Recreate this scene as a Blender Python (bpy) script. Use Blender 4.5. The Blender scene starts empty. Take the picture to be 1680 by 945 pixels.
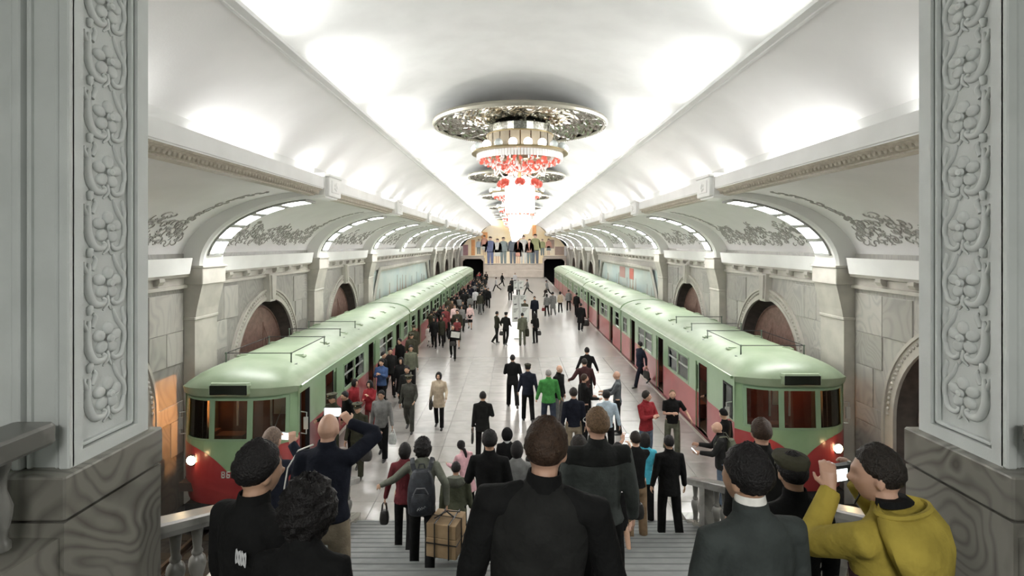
import bpy, math, random
from mathutils import Vector, Matrix
random.seed(7)
SC = bpy.context.scene
COL = SC.collection
PI = math.pi
def rad(a): return a * PI / 180.0

# ------------------------------------------------------------------ camera
CAMX, CAMZ, FPX = -0.17, 5.35, 870.0
cam_data = bpy.data.cameras.new('camera')
cam_data.sensor_width = 36.0
cam_data.lens = 36.0 * FPX / 1680.0
cam_data.shift_x = -0.0006
cam_data.shift_y = -72.5 / 1680.0
cam_data.clip_start = 0.05
cam_data.clip_end = 300
cam = bpy.data.objects.new('camera', cam_data)
cam.location = (CAMX, 0.0, CAMZ)
cam.rotation_euler = (PI / 2, 0, 0)
COL.objects.link(cam)
SC.camera = cam

# ------------------------------------------------------------------ world, exposure
world = bpy.data.worlds.new('station_air')
SC.world = world
world.use_nodes = True
world.node_tree.nodes['Background'].inputs[0].default_value = (0.9, 1.0, 0.95, 1)
world.node_tree.nodes['Background'].inputs[1].default_value = 0.01
SC.view_settings.view_transform = 'Standard'
SC.view_settings.look = 'None'
SC.view_settings.gamma = 1.0
SC.view_settings.exposure = 0.93
SC.view_settings.use_curve_mapping = False
try:
    SC.cycles.max_bounces = 7
    SC.cycles.diffuse_bounces = 4
    SC.cycles.glossy_bounces = 3
    SC.cycles.transmission_bounces = 4
    SC.cycles.transparent_max_bounces = 6
    SC.cycles.caustics_reflective = False
    SC.cycles.caustics_refractive = False
    SC.cycles.sample_clamp_indirect = 6.0
    SC.cycles.use_denoising = True
except Exception:
    pass

# ------------------------------------------------------------------ the lamps of the hall
PITCH = 8.05                      # distance between the ribs of the side vaults
RIBS = [13.85 + PITCH * k for k in range(9)]
def area_light(name, loc, sx, sy, power, color, direction):
    d = bpy.data.lights.new(name, 'AREA')
    d.shape = 'RECTANGLE'; d.size = sx; d.size_y = sy
    d.energy = power; d.color = color
    o = bpy.data.objects.new(name, d)
    o.location = loc
    o.rotation_euler = Vector(direction).to_track_quat('-Z', 'Y').to_euler()
    COL.objects.link(o)
    return o
COOL = (0.99, 1.0, 0.995)
COVE_W, LIP_W = 9.0, 31.0
for side in (-1, 1):
    y = 5.6
    k = 0
    while y < 84.0:
        # fluorescent battens lying in the trough behind each long cornice beam
        o = area_light('cove_lamp', (side * 5.07, y, 6.96), 2.7, 0.10, COVE_W, COOL, (-side * 0.55, 0, 1.0))
        o.rotation_euler = (Matrix.Rotation(-side * 0.5, 4, 'Y') @ Matrix.Rotation(PI, 4, 'X') @ Matrix.Rotation(PI / 2, 4, 'Z')).to_euler()
        # and behind the lip of the middle vault
        o = area_light('lip_lamp', (side * 3.68, y + 1.3, 8.40), 2.8, 0.08, LIP_W, COOL, (-side, 0, 0.5))
        o.rotation_euler = (Matrix.Rotation(-side * 0.95, 4, 'Y') @ Matrix.Rotation(PI, 4, 'X') @ Matrix.Rotation(PI / 2, 4, 'Z')).to_euler()
        y += PITCH / 2
        k += 1
# ceiling lamp of the entrance landing, behind the photographer
LANDING_W = 340.0
area_light('landing_lamp', (0, -5.0, 8.6), 3.0, 1.2, LANDING_W, (1.0, 1.0, 0.97), (0, 0.1, -1))

# ------------------------------------------------------------------ mesh helpers
class G:
    """collects verts, faces and a material index per face"""
    def __init__(s): s.v = []; s.f = []; s.m = []
    def add(s, verts, faces, m=0):
        o = len(s.v)
        s.v += [tuple(p) for p in verts]
        for f in faces:
            s.f.append([i + o for i in f]); s.m.append(m)
    def box(s, x0, x1, y0, y1, z0, z1, m=0):
        s.add([(x0,y0,z0),(x1,y0,z0),(x1,y1,z0),(x0,y1,z0),(x0,y0,z1),(x1,y0,z1),(x1,y1,z1),(x0,y1,z1)],
              [(0,3,2,1),(4,5,6,7),(0,1,5,4),(1,2,6,5),(2,3,7,6),(3,0,4,7)], m)
    def bbox(s, x0, x1, y0, y1, z0, z1, b=0.02, m=0):
        """box with chamfered upright and top edges"""
        def ring(i, z): 
            a0, a1, c0, c1 = x0 + i, x1 - i, y0 + i, y1 - i
            e = min(b, (a1 - a0) * .3, (c1 - c0) * .3)
            return [(a0+e,c0,z),(a1-e,c0,z),(a1,c0+e,z),(a1,c1-e,z),(a1-e,c1,z),(a0+e,c1,z),(a0,c1-e,z),(a0,c0+e,z)]
        s.loft([ring(b*.6, z0), ring(0, z0 + b), ring(0, z1 - b), ring(b*.6, z1)], m=m)
    def obox(s, c, ax, ay, az, m=0):
        """oriented box: centre and three half-axis vectors"""
        c, ax, ay, az = Vector(c), Vector(ax), Vector(ay), Vector(az)
        P = [c + ax*i + ay*j + az*k for k in (-1,1) for (i,j) in ((-1,-1),(1,-1),(1,1),(-1,1))]
        s.add(P, [(0,3,2,1),(4,5,6,7),(0,1,5,4),(1,2,6,5),(2,3,7,6),(3,0,4,7)], m)
    def loft(s, rings, cap=True, closed=True, m=0):
        n = len(rings[0]); V = [p for r in rings for p in r]; F = []
        for i in range(len(rings) - 1):
            for j in range(n if closed else n - 1):
                k = (j + 1) % n
                F.append((i*n+j, i*n+k, (i+1)*n+k, (i+1)*n+j))
        if cap and closed:
            F.append(tuple(reversed(range(n)))); F.append(tuple((len(rings)-1)*n + j for j in range(n)))
        s.add(V, F, m)
    def tube(s, pts, r, n=8, m=0, cap=True, flat=1.0, ref=None):
        pts = [Vector(p) for p in pts]
        rs = r if isinstance(r, (list, tuple)) else [r] * len(pts)
        rings = []; prev = None
        for i, p in enumerate(pts):
            d = (pts[min(i+1, len(pts)-1)] - pts[max(i-1, 0)])
            if d.length < 1e-9: d = Vector((0,0,1))
            d.normalize()
            if prev is None:
                a = Vector(ref) if ref else (Vector((1,0,0)) if abs(d.x) < .9 else Vector((0,1,0)))
            else: a = prev
            a = a - d * a.dot(d)
            if a.length < 1e-6: a = Vector((0,1,0)) - d * d.y
            a.normalize(); b = d.cross(a); prev = a
            q = rs[i]
            ra, rb = q if isinstance(q, (list, tuple)) else (q, q * flat)
            rings.append([p + a * (math.cos(2*PI*j/n)*ra) + b * (math.sin(2*PI*j/n)*rb) for j in range(n)])
        s.loft(rings, cap=cap, m=m)
    def lathe(s, prof, n=16, c=(0,0,0), m=0, cap=False):
        rings = [[(c[0]+r*math.cos(2*PI*j/n), c[1]+r*math.sin(2*PI*j/n), c[2]+z) for j in range(n)] for r, z in prof]
        s.loft(rings, cap=cap, m=m)
    def ball(s, c, r, n=10, k=6, sc=(1,1,1), m=0):
        rings = []
        for i in range(k + 1):
            t = PI * i / k; q = max(math.sin(t), 0.02)
            rings.append([(c[0]+r*sc[0]*q*math.cos(2*PI*j/n), c[1]+r*sc[1]*q*math.sin(2*PI*j/n), c[2]-r*sc[2]*math.cos(t)) for j in range(n)])
        s.loft(rings, m=m)
    def sweep(s, prof, ys, m=0, closed=False):
        """an X-Z profile swept along Y"""
        rings = [[(x, y, z) for x, z in prof] for y in ys]
        s.loft(rings, cap=closed, closed=closed, m=m)
    def prism(s, poly, p0, ex, ey, ez, m=0):
        """polygon (a,b) -> p0 + a*ex + b*ey, extruded by ez"""
        p0, ex, ey, ez = Vector(p0), Vector(ex), Vector(ey), Vector(ez)
        n = len(poly)
        A = [p0 + ex*a + ey*b for a, b in poly]; B = [q + ez for q in A]
        s.add(A + B, [tuple(reversed(range(n))), tuple(range(n, 2*n))] + [(i, (i+1) % n, n+(i+1) % n, n+i) for i in range(n)], m)

def mesh_of(name, g, mats, smooth=False, angle=None):
    me = bpy.data.meshes.new(name)
    me.from_pydata(g.v, [], g.f)
    for mt in (mats if isinstance(mats, (list, tuple)) else [mats]): me.materials.append(mt)
    if any(g.m): me.polygons.foreach_set('material_index', g.m)
    if smooth: me.polygons.foreach_set('use_smooth', [True] * len(g.f))
    me.update()
    if smooth and angle:
        try: me.set_sharp_from_angle(angle=rad(angle))
        except Exception: pass
    return me
def put(name, me, parent=None, loc=(0,0,0), rz=0.0, kind=None):
    o = bpy.data.objects.new(name, me)
    COL.objects.link(o)
    if parent is not None: o.parent = parent
    o.location = loc
    if rz: o.rotation_euler = (0, 0, rz)
    if kind: o['kind'] = kind
    return o
def obj(name, g, mats, parent=None, smooth=False, loc=(0,0,0), rz=0.0, kind=None, angle=35):
    return put(name, mesh_of(name, g, mats, smooth, angle if smooth else None), parent, loc, rz, kind)
def empty(name, loc=(0,0,0), rz=0.0):
    o = bpy.data.objects.new(name, None)
    o.empty_display_size = 0.2
    o.location = loc; o.rotation_euler = (0, 0, rz)
    COL.objects.link(o)
    return o
def tag(o, label, cat, group=None):
    o['label'] = label; o['category'] = cat
    if group: o['group'] = group
    return o
def copy_tree(o, parent=None):
    c = o.copy(); COL.objects.link(c)
    if parent is not None: c.parent = parent
    for ch in list(o.children): copy_tree(ch, c)
    return c

# ------------------------------------------------------------------ materials
_M = {}
def lin(c):
    return tuple((v/255/12.92 if v/255 <= .04045 else ((v/255+.055)/1.055)**2.4) for v in c)
def mat(name, a, b=None, rough=.5, metal=0.0, scale=4.0, detail=3, mode='noise', bump=0.0, bscale=60, rnd=False,
        emit=None, estr=0.0, trans=0.0, spec=.5, coat=0.0, lo=.35, hi=.65, dist=0.0, stretch=None, rough2=None, tint=0.0):
    if name in _M: return _M[name]
    m = bpy.data.materials.new(name); m.use_nodes = True
    nt = m.node_tree; N = nt.nodes; L = nt.links
    P = N['Principled BSDF']
    P.inputs['Roughness'].default_value = rough
    P.inputs['Metallic'].default_value = metal
    P.inputs['Base Color'].default_value = (*a, 1)
    P.inputs['Specular IOR Level'].default_value = spec
    if trans: P.inputs['Transmission Weight'].default_value = trans
    if coat: P.inputs['Coat Weight'].default_value = coat
    if emit:
        P.inputs['Emission Color'].default_value = (*emit, 1); P.inputs['Emission Strength'].default_value = estr
    if b is not None or bump:
        tc = N.new('ShaderNodeTexCoord'); vec = tc.outputs['Object']
        if rnd or tint:
            oi = N.new('ShaderNodeObjectInfo')
        if rnd:
            mu = N.new('ShaderNodeMath'); mu.operation = 'MULTIPLY'; mu.inputs[1].default_value = 47.0
            L.new(oi.outputs['Random'], mu.inputs[0])
            va = N.new('ShaderNodeVectorMath'); va.operation = 'ADD'
            L.new(vec, va.inputs[0]); L.new(mu.outputs[0], va.inputs[1]); vec = va.outputs[0]
        if stretch:
            mp = N.new('ShaderNodeMapping'); mp.inputs['Scale'].default_value = stretch
            L.new(vec, mp.inputs[0]); vec = mp.outputs[0]
    if b is not None:
        if mode in ('marble', 'rings'):
            w = N.new('ShaderNodeTexWave'); w.inputs['Scale'].default_value = scale
            if mode == 'rings': w.wave_type = 'RINGS'; w.rings_direction = 'SPHERICAL'
            w.inputs['Distortion'].default_value = dist or 9.0; w.inputs['Detail'].default_value = 4
            w.inputs['Detail Scale'].default_value = 1.4; w.bands_direction = 'DIAGONAL'; w.inputs['Detail Roughness'].default_value = .6
            L.new(vec, w.inputs['Vector']); fac = w.outputs['Fac']
        elif mode == 'contour':
            n0 = N.new('ShaderNodeTexNoise'); n0.inputs['Scale'].default_value = scale; n0.inputs['Detail'].default_value = 1.6
            n0.inputs['Roughness'].default_value = .4; n0.inputs['Distortion'].default_value = dist
            L.new(vec, n0.inputs['Vector'])
            m0 = N.new('ShaderNodeMath'); m0.operation = 'MULTIPLY'; m0.inputs[1].default_value = 15.0; L.new(n0.outputs['Fac'], m0.inputs[0])
            m1 = N.new('ShaderNodeMath'); m1.operation = 'PINGPONG'; m1.inputs[1].default_value = .5; L.new(m0.outputs[0], m1.inputs[0])
            n3 = N.new('ShaderNodeTexNoise'); n3.inputs['Scale'].default_value = scale*2.2; n3.inputs['Detail'].default_value = 6; L.new(vec, n3.inputs['Vector'])
            m3 = N.new('ShaderNodeMath'); m3.operation = 'MULTIPLY_ADD'; m3.inputs[1].default_value = .9; m3.inputs[2].default_value = -.2
            L.new(n3.outputs['Fac'], m3.inputs[0])
            m4 = N.new('ShaderNodeMath'); m4.operation = 'ADD'; L.new(m1.outputs[0], m4.inputs[0]); L.new(m3.outputs[0], m4.inputs[1]); fac = m4.outputs[0]
        elif mode == 'voronoi':
            w = N.new('ShaderNodeTexVoronoi'); w.inputs['Scale'].default_value = scale
            L.new(vec, w.inputs['Vector']); fac = w.outputs['Color']
        else:
            w = N.new('ShaderNodeTexNoise'); w.inputs['Scale'].default_value = scale
            w.inputs['Detail'].default_value = detail; w.inputs['Distortion'].default_value = dist
            L.new(vec, w.inputs['Vector']); fac = w.outputs['Fac']
        r = N.new('ShaderNodeValToRGB')
        r.color_ramp.elements[0].position = lo; r.color_ramp.elements[1].position = hi
        r.color_ramp.elements[0].color = (*a, 1); r.color_ramp.elements[1].color = (*b, 1)
        L.new(fac, r.inputs[0]); col = r.outputs[0]
        if tint:
            hs = N.new('ShaderNodeHueSaturation')
            mr = N.new('ShaderNodeMapRange'); mr.inputs[3].default_value = 1 - tint; mr.inputs[4].default_value = 1 + tint
            L.new(oi.outputs['Random'], mr.inputs[0]); L.new(mr.outputs[0], hs.inputs['Value'])
            L.new(col, hs.inputs['Color']); col = hs.outputs[0]
        L.new(col, P.inputs['Base Color'])
        if rough2 is not None:
            m2 = N.new('ShaderNodeMapRange'); m2.inputs[3].default_value = rough; m2.inputs[4].default_value = rough2
            L.new(fac, m2.inputs[0]); L.new(m2.outputs[0], P.inputs['Roughness'])
    if bump:
        n2 = N.new('ShaderNodeTexNoise'); n2.inputs['Scale'].default_value = bscale; n2.inputs['Detail'].default_value = 3
        L.new(vec, n2.inputs['Vector'])
        bp = N.new('ShaderNodeBump'); bp.inputs['Strength'].default_value = bump; bp.inputs['Distance'].default_value = .02
        L.new(n2.outputs['Fac'], bp.inputs['Height']); L.new(bp.outputs[0], P.inputs['Normal'])
    _M[name] = m
    return m
WHITE = mat('white_plaster', (.78,.78,.76), (.72,.72,.70), rough=.7, scale=1.3, bump=.05, bscale=40)
VAULT = mat('vault_plaster', (.84,.83,.815), (.80,.79,.775), rough=.75, scale=1.1, bump=.05, bscale=30)
RIBM = mat('rib_plaster', (.78,.78,.75), rough=.65)
CARVE = mat('carved_plaster', (.60,.62,.60), (.55,.57,.55), rough=.6, scale=3, bump=.06, bscale=90)
GILT = mat('cornice_plaster', (.50,.46,.38), (.40,.36,.29), rough=.6, scale=14)
MARBLE = mat('grey_marble', (.225,.22,.205), (.335,.322,.292), rough=.3, mode='contour', scale=.8, dist=1.2, rnd=True, tint=.24, lo=.0, hi=.6, stretch=(1, 1, .55))
MARBLE_DK = mat('dark_swirl_marble', (.08,.076,.064), (.21,.20,.172), rough=.25, mode='contour', scale=.75, dist=1.0, lo=.0, hi=.55)
MARBLE_LT = mat('pale_rail_marble', (.12,.118,.105), (.18,.175,.16), rough=.3, mode='marble', scale=1.2, dist=6)
STONE = mat('pilaster_stone', (.37,.35,.31), (.45,.43,.38), rough=.45, scale=2.2, rnd=True)
FLOORM = mat('polished_floor_slab', (.25,.236,.22), (.295,.28,.262), spec=.8, rough=.25, scale=2.5, detail=5, rnd=True, tint=.035)
EDGE_SHADE = mat('step_edge_shade', (.095,.10,.098), rough=.7)
GROUT = mat('floor_joint', (.20,.19,.18), rough=.6)
STEP = mat('stair_stone', (.115,.122,.119), (.15,.158,.152), rough=.45, scale=5, rnd=True)
TRACK = mat('track_bed', (.03,.028,.026), (.06,.055,.05), rough=.9, scale=9)
BRONZE = mat('bronze_relief', (.17,.098,.075), (.24,.145,.115), rough=.45, metal=.25, scale=7, bump=.25, bscale=14)
BLACK = mat('tunnel_dark', (.012,.012,.012), rough=.9)
# ================================================================== THE SETTING
Y0, Y1 = 4.3, 85.0            # the hall from the pillars to the end wall
WX = 8.45                     # wall planes
def struct(name, g, m, smooth=False, parent=None, **k):
    return obj(name, g, m, parent, smooth, kind='structure' if parent is None else None, **k)

# ---- platform
g = G()
PXL, PXR = -5.05, 5.08
g.box(PXL, PXR, 3.0, 25.0, -1.2, -0.012)
g.box(PXL, PXR, 25.0, Y1, -1.2, 0.0, 1)
def brick_floor():
    m = bpy.data.materials.new('far_floor_slabs'); m.use_nodes = True
    N = m.node_tree.nodes; L = m.node_tree.links; P = N['Principled BSDF']
    tc = N.new('ShaderNodeTexCoord'); b = N.new('ShaderNodeTexBrick')
    b.offset = 0; b.inputs['Scale'].default_value = 1.0
    b.inputs['Brick Width'].default_value = 1.015; b.inputs['Row Height'].default_value = 1.0
    b.inputs['Mortar Size'].default_value = .006
    b.inputs['Color1'].default_value = (.26,.245,.228,1); b.inputs['Color2'].default_value = (.285,.27,.252,1)
    b.inputs['Mortar'].default_value = (.21,.20,.185,1)
    L.new(tc.outputs['Object'], b.inputs['Vector']); L.new(b.outputs['Color'], P.inputs['Base Color'])
    P.inputs['Roughness'].default_value = .28; P.inputs['Specular IOR Level'].default_value = .8
    return m
floor = struct('floor', g, [GROUT, brick_floor()])
g = G(); g.bbox(-.503, .503, -.497, .497, -.03, 0.0, .006)
slab = mesh_of('floor_slab', g, FLOORM)
for r in range(15):
    for c in range(10):
        put('floor_slab', slab, floor, (PXL + .5065 + 1.013 * c, 10.5 + r, 0))
g = G()
for s in (-1, 1):
    x = PXL if s < 0 else PXR; g.bbox(x - .05, x + .05, 3.0, Y1, -.16, .012, .01)
obj('platform_edge', g, STONE, floor)
# ---- track pits
g = G()
for s in (-1, 1):
    x0, x1 = sorted((PXL if s < 0 else PXR, s*8.6))
    g.box(x0, x1, Y0, Y1 + 6, -1.35, -1.2)
track = struct('floor_track_bed', g, TRACK)
RAILM = mat('rail_steel', (.16,.13,.11), rough=.4, metal=.8)
SLEEP = mat('sleeper_wood', (.05,.04,.03), rough=.9)
for s in (-1, 1):
    for dx in (-.72, .72):
        g = G(); x = s*6.42 + dx
        g.box(x-.07, x+.07, Y0, Y1, -1.2, -1.17); g.box(x-.015, x+.015, Y0, Y1, -1.17, -1.08); g.box(x-.035, x+.035, Y0, Y1, -1.08, -1.05)
        obj('rail', g, RAILM, track)
    g = G(); g.box(-1.2, 1.2, -.12, .12, -1.22, -1.19)
    me = mesh_of('sleeper', g, SLEEP)
    for k in range(14): put('sleeper', me, track, (s*6.42, 4.8 + .7*k, 0))

# ---- stairs and landing
SLOPE, SY = .37, 10.0
def stair_z(y): return max(0.0, SLOPE * (SY - y))
stairs = empty('floor_staircase'); stairs['kind'] = 'structure'
RUN = .34; RISE = RUN * SLOPE
g = G()
g.bbox(-3.12, 3.12, -.02, RUN + .03, -.045, 0, .008)          # tread with nosing
g.box(-3.12, 3.12, 0.0, RUN, -RISE - .25, -.045)
g.box(-3.12, 3.12, RUN - .04, RUN - .015, -.004, .0015, 1)  # painted dark line standing in for the shading along each tread edge
me = mesh_of('stair_step', g, [STEP, EDGE_SHADE])
NST = 29
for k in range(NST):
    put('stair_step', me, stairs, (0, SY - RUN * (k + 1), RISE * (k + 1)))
LZ = RISE * NST
g = G(); g.box(-3.12, 3.12, -8.0, SY - RUN*NST, LZ - .3, LZ)
obj('landing_slab', g, STEP, stairs)
# solid side strings below the balustrades
for s in (-1, 1):
    g = G()
    poly = [(10.25, 0), (10.25, .16), (10.0, .16), (4.38, SLOPE*5.62 + .16), (4.38, 0)]
    g.prism(poly, (s*3.10, 0, 0), (0,1,0), (0,0,1), (s*.32, 0, 0))
    obj('string_wall', g, MARBLE_DK, stairs)

# ---- pillars flanking the stair head
def pillar(s):
    g = G()
    # plinth of swirled marble
    xs = sorted((s*3.07, s*5.3))
    g.box(xs[0], xs[1], 3.43, 4.37, -0.0, 3.54)
    base = struct('wall_pillar_' + ('left' if s < 0 else 'right'), g, MARBLE_DK)
    g = G(); g.bbox(xs[0]-.012, xs[1]+.012, 3.418, 4.382, 3.56, 3.84, .012)
    obj('plinth_cap', g, MARBLE_DK, base)
    g = G()
    xs = sorted((s*3.14, s*5.3))
    # white shaft with a sunk panel in its inner face
    g.box(xs[0] if s < 0 else s*3.20, xs[1] if s > 0 else s*3.20, 3.58, 4.32, 3.84, 9.7)
    for (a, b) in ((3.58, 3.665), (4.20, 4.32)):
        x = sorted((s*3.14, s*3.20)); g.box(x[0], x[1], a, b, 3.84, 9.7)
    x = sorted((s*3.14, s*3.20)); g.box(x[0], x[1], 3.665, 4.20, 3.84, 3.93)
    obj('shaft', g, CARVE, base)
    g = G()                                       # moulding inside the panel edge
    for y in (3.69, 4.175): g.bbox(min(s*3.16, s*3.2), max(s*3.16, s*3.2), y-.012, y+.012, 3.95, 9.7, .006)
    g.bbox(min(s*3.16, s*3.2), max(s*3.16, s*3.2), 3.69, 4.175, 3.94, 3.965, .006)
    obj('panel_moulding', g, CARVE, base)
    g = G()                                       # upright mouldings of the front face
    for (a, b, d) in ((3.14, 3.21, .035), (3.225, 3.25, .02), (3.40, 3.43, .03), (3.445, 3.50, .06), (3.515, 3.54, .035), (3.75, 3.80, .06), (3.9, 4.5, .05)):
        x = sorted((s*a, s*b)); g.bbox(x[0], x[1], 3.58 - d, 3.60, 3.84, 9.7, .008)
    obj('pilaster_moulding', g, CARVE, base)
    # carved flower and scroll motifs climbing the panel
    fl = G()
    U = lambda u, v, d: (s*(3.20 - d), 3.955 + u*1.12, v)
    for k in range(5):
        a = k * 2*PI / 5 + .25
        rings = []
        for (q, dd) in ((1.0, 0.0), (.94, .014), (.65, .022), (.05, .020)):
            rings.append([U(math.cos(a)*.074 + .052*q*math.cos(t)*math.cos(a) - .044*q*math.sin(t)*math.sin(a),
                            math.sin(a)*.074 + .052*q*math.cos(t)*math.sin(a) + .044*q*math.sin(t)*math.cos(a), dd) for t in [2*PI*j/10 for j in range(10)]])
        fl.loft(rings, cap=False)
    rings = [[U(.03*q*math.cos(t), .03*q*math.sin(t), dd) for t in [2*PI*j/10 for j in range(10)]] for q, dd in ((1,.03),(.8,.05),(.05,.055))]
    fl.loft(rings, cap=False)
    sc = G()
    def scroll(pts, rr):
        # Catmull-Rom smoothing
        out = []
        P = [pts[0]] + pts + [pts[-1]]; R = [rr[0]] + rr + [rr[-1]]; ro = []
        for i in range(1, len(P) - 2):
            for t in (0, .25, .5, .75):
                h = [(-t**3+2*t**2-t)/2, (3*t**3-5*t**2+2)/2, (-3*t**3+4*t**2+t)/2, (t**3-t**2)/2]
                out.append(tuple(sum(h[j]*P[i-1+j][c] for j in range(4)) for c in (0, 1)))
                ro.append(R[i]*(1-t) + R[i+1]*t)
        out.append(pts[-1]); ro.append(rr[-1])
        sc.tube([U(a, b, .004) for a, b in out], [(q, min(q, .022)) for q in ro], 8, ref=(0, 1, 0))
    # big scroll left of the flower, its curled foot, leaves and buds, small scroll right
    scroll([(-.15,.15),(-.165,.05),(-.155,-.06),(-.11,-.14),(-.05,-.155),(-.02,-.125),(-.045,-.105)], [.012,.03,.034,.03,.024,.017,.01])
    scroll([(-.165,.07),(-.19,.13),(-.185,.16)], [.02,.014,.006])
    scroll([(-.13,.10),(-.10,.17),(-.115,.2)], [.02,.018,.008])
    scroll([(-.15,.19),(-.145,.235),(-.12,.25)], [.014,.03,.008])
    scroll([(.145,-.09),(.155,-.02),(.14,.05),(.09,.12),(.06,.19),(.055,.215)], [.012,.02,.02,.018,.012,.006])
    scroll([(.14,.05),(.155,.12),(.135,.2),(.15,.215)], [.014,.018,.014,.006])
    scroll([(.145,-.06),(.125,-.14),(.07,-.16),(.04,-.13),(.06,-.105)], [.016,.022,.02,.014,.008])
    scroll([(0,-.09),(.005,-.15),(-.035,-.2)], [.012,.018,.006])
    scroll([(.005,-.15),(.04,-.205)], [.016,.006])
    m1 = mesh_of('flower_carving', fl, CARVE, True, 50); m2 = mesh_of('scroll_carving', sc, CARVE, True, 60)
    for k in range(12):
        z = 4.235 + .412 * k
        put('flower_carving', m1, base, (0, 0, z)); put('scroll_carving', m2, base, (0, 0, z))
    # unseen filler wall blocking light beside the pillar, and the landing side walls
    g = G(); x = sorted((s*5.28, s*8.8)); g.box(x[0], x[1], 3.9, 4.3, -1.3, 9.9)
    x = sorted((s*5.3, s*5.5)); g.box(x[0], x[1], -8, 3.6, LZ - .4, 9.9)
    obj('unseen_flank_wall', g, CARVE, base)
    g = G(); x = sorted((s*3.1, s*5.4)); g.box(x[0], x[1], -8, 3.43, LZ - 1.6, LZ - .2); obj('landing_kerb', g, MARBLE_DK, base)
    # short marble parapet rail meeting the pillar front
    g = G(); x = sorted((s*3.12, s*3.40)); g.bbox(x[0], x[1], 1.3, 3.44, 4.06, 4.20, .02)
    obj('parapet_rail', g, MARBLE_LT, base)
    b = G(); b.lathe([(.05,0),(.05,.04),(.03,.07),(.055,.2),(.06,.26),(.03,.36),(.03,.44),(.05,.5),(.05,.56)], 10)
    me = mesh_of('parapet_baluster', b, MARBLE_LT, True, 50)
    for k in range(6): put('parapet_baluster', me, base, (s*3.26, 3.2 - .33*k, 3.5))
for s in (-1, 1): pillar(s)
g = G(); g.box(-5.5, 5.5, -8, 4.3, 9.7, 9.9); g.box(-5.5, 5.5, -8.2, -8.0, LZ - .4, 9.9)
struct('wall_landing', g, CARVE)

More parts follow.
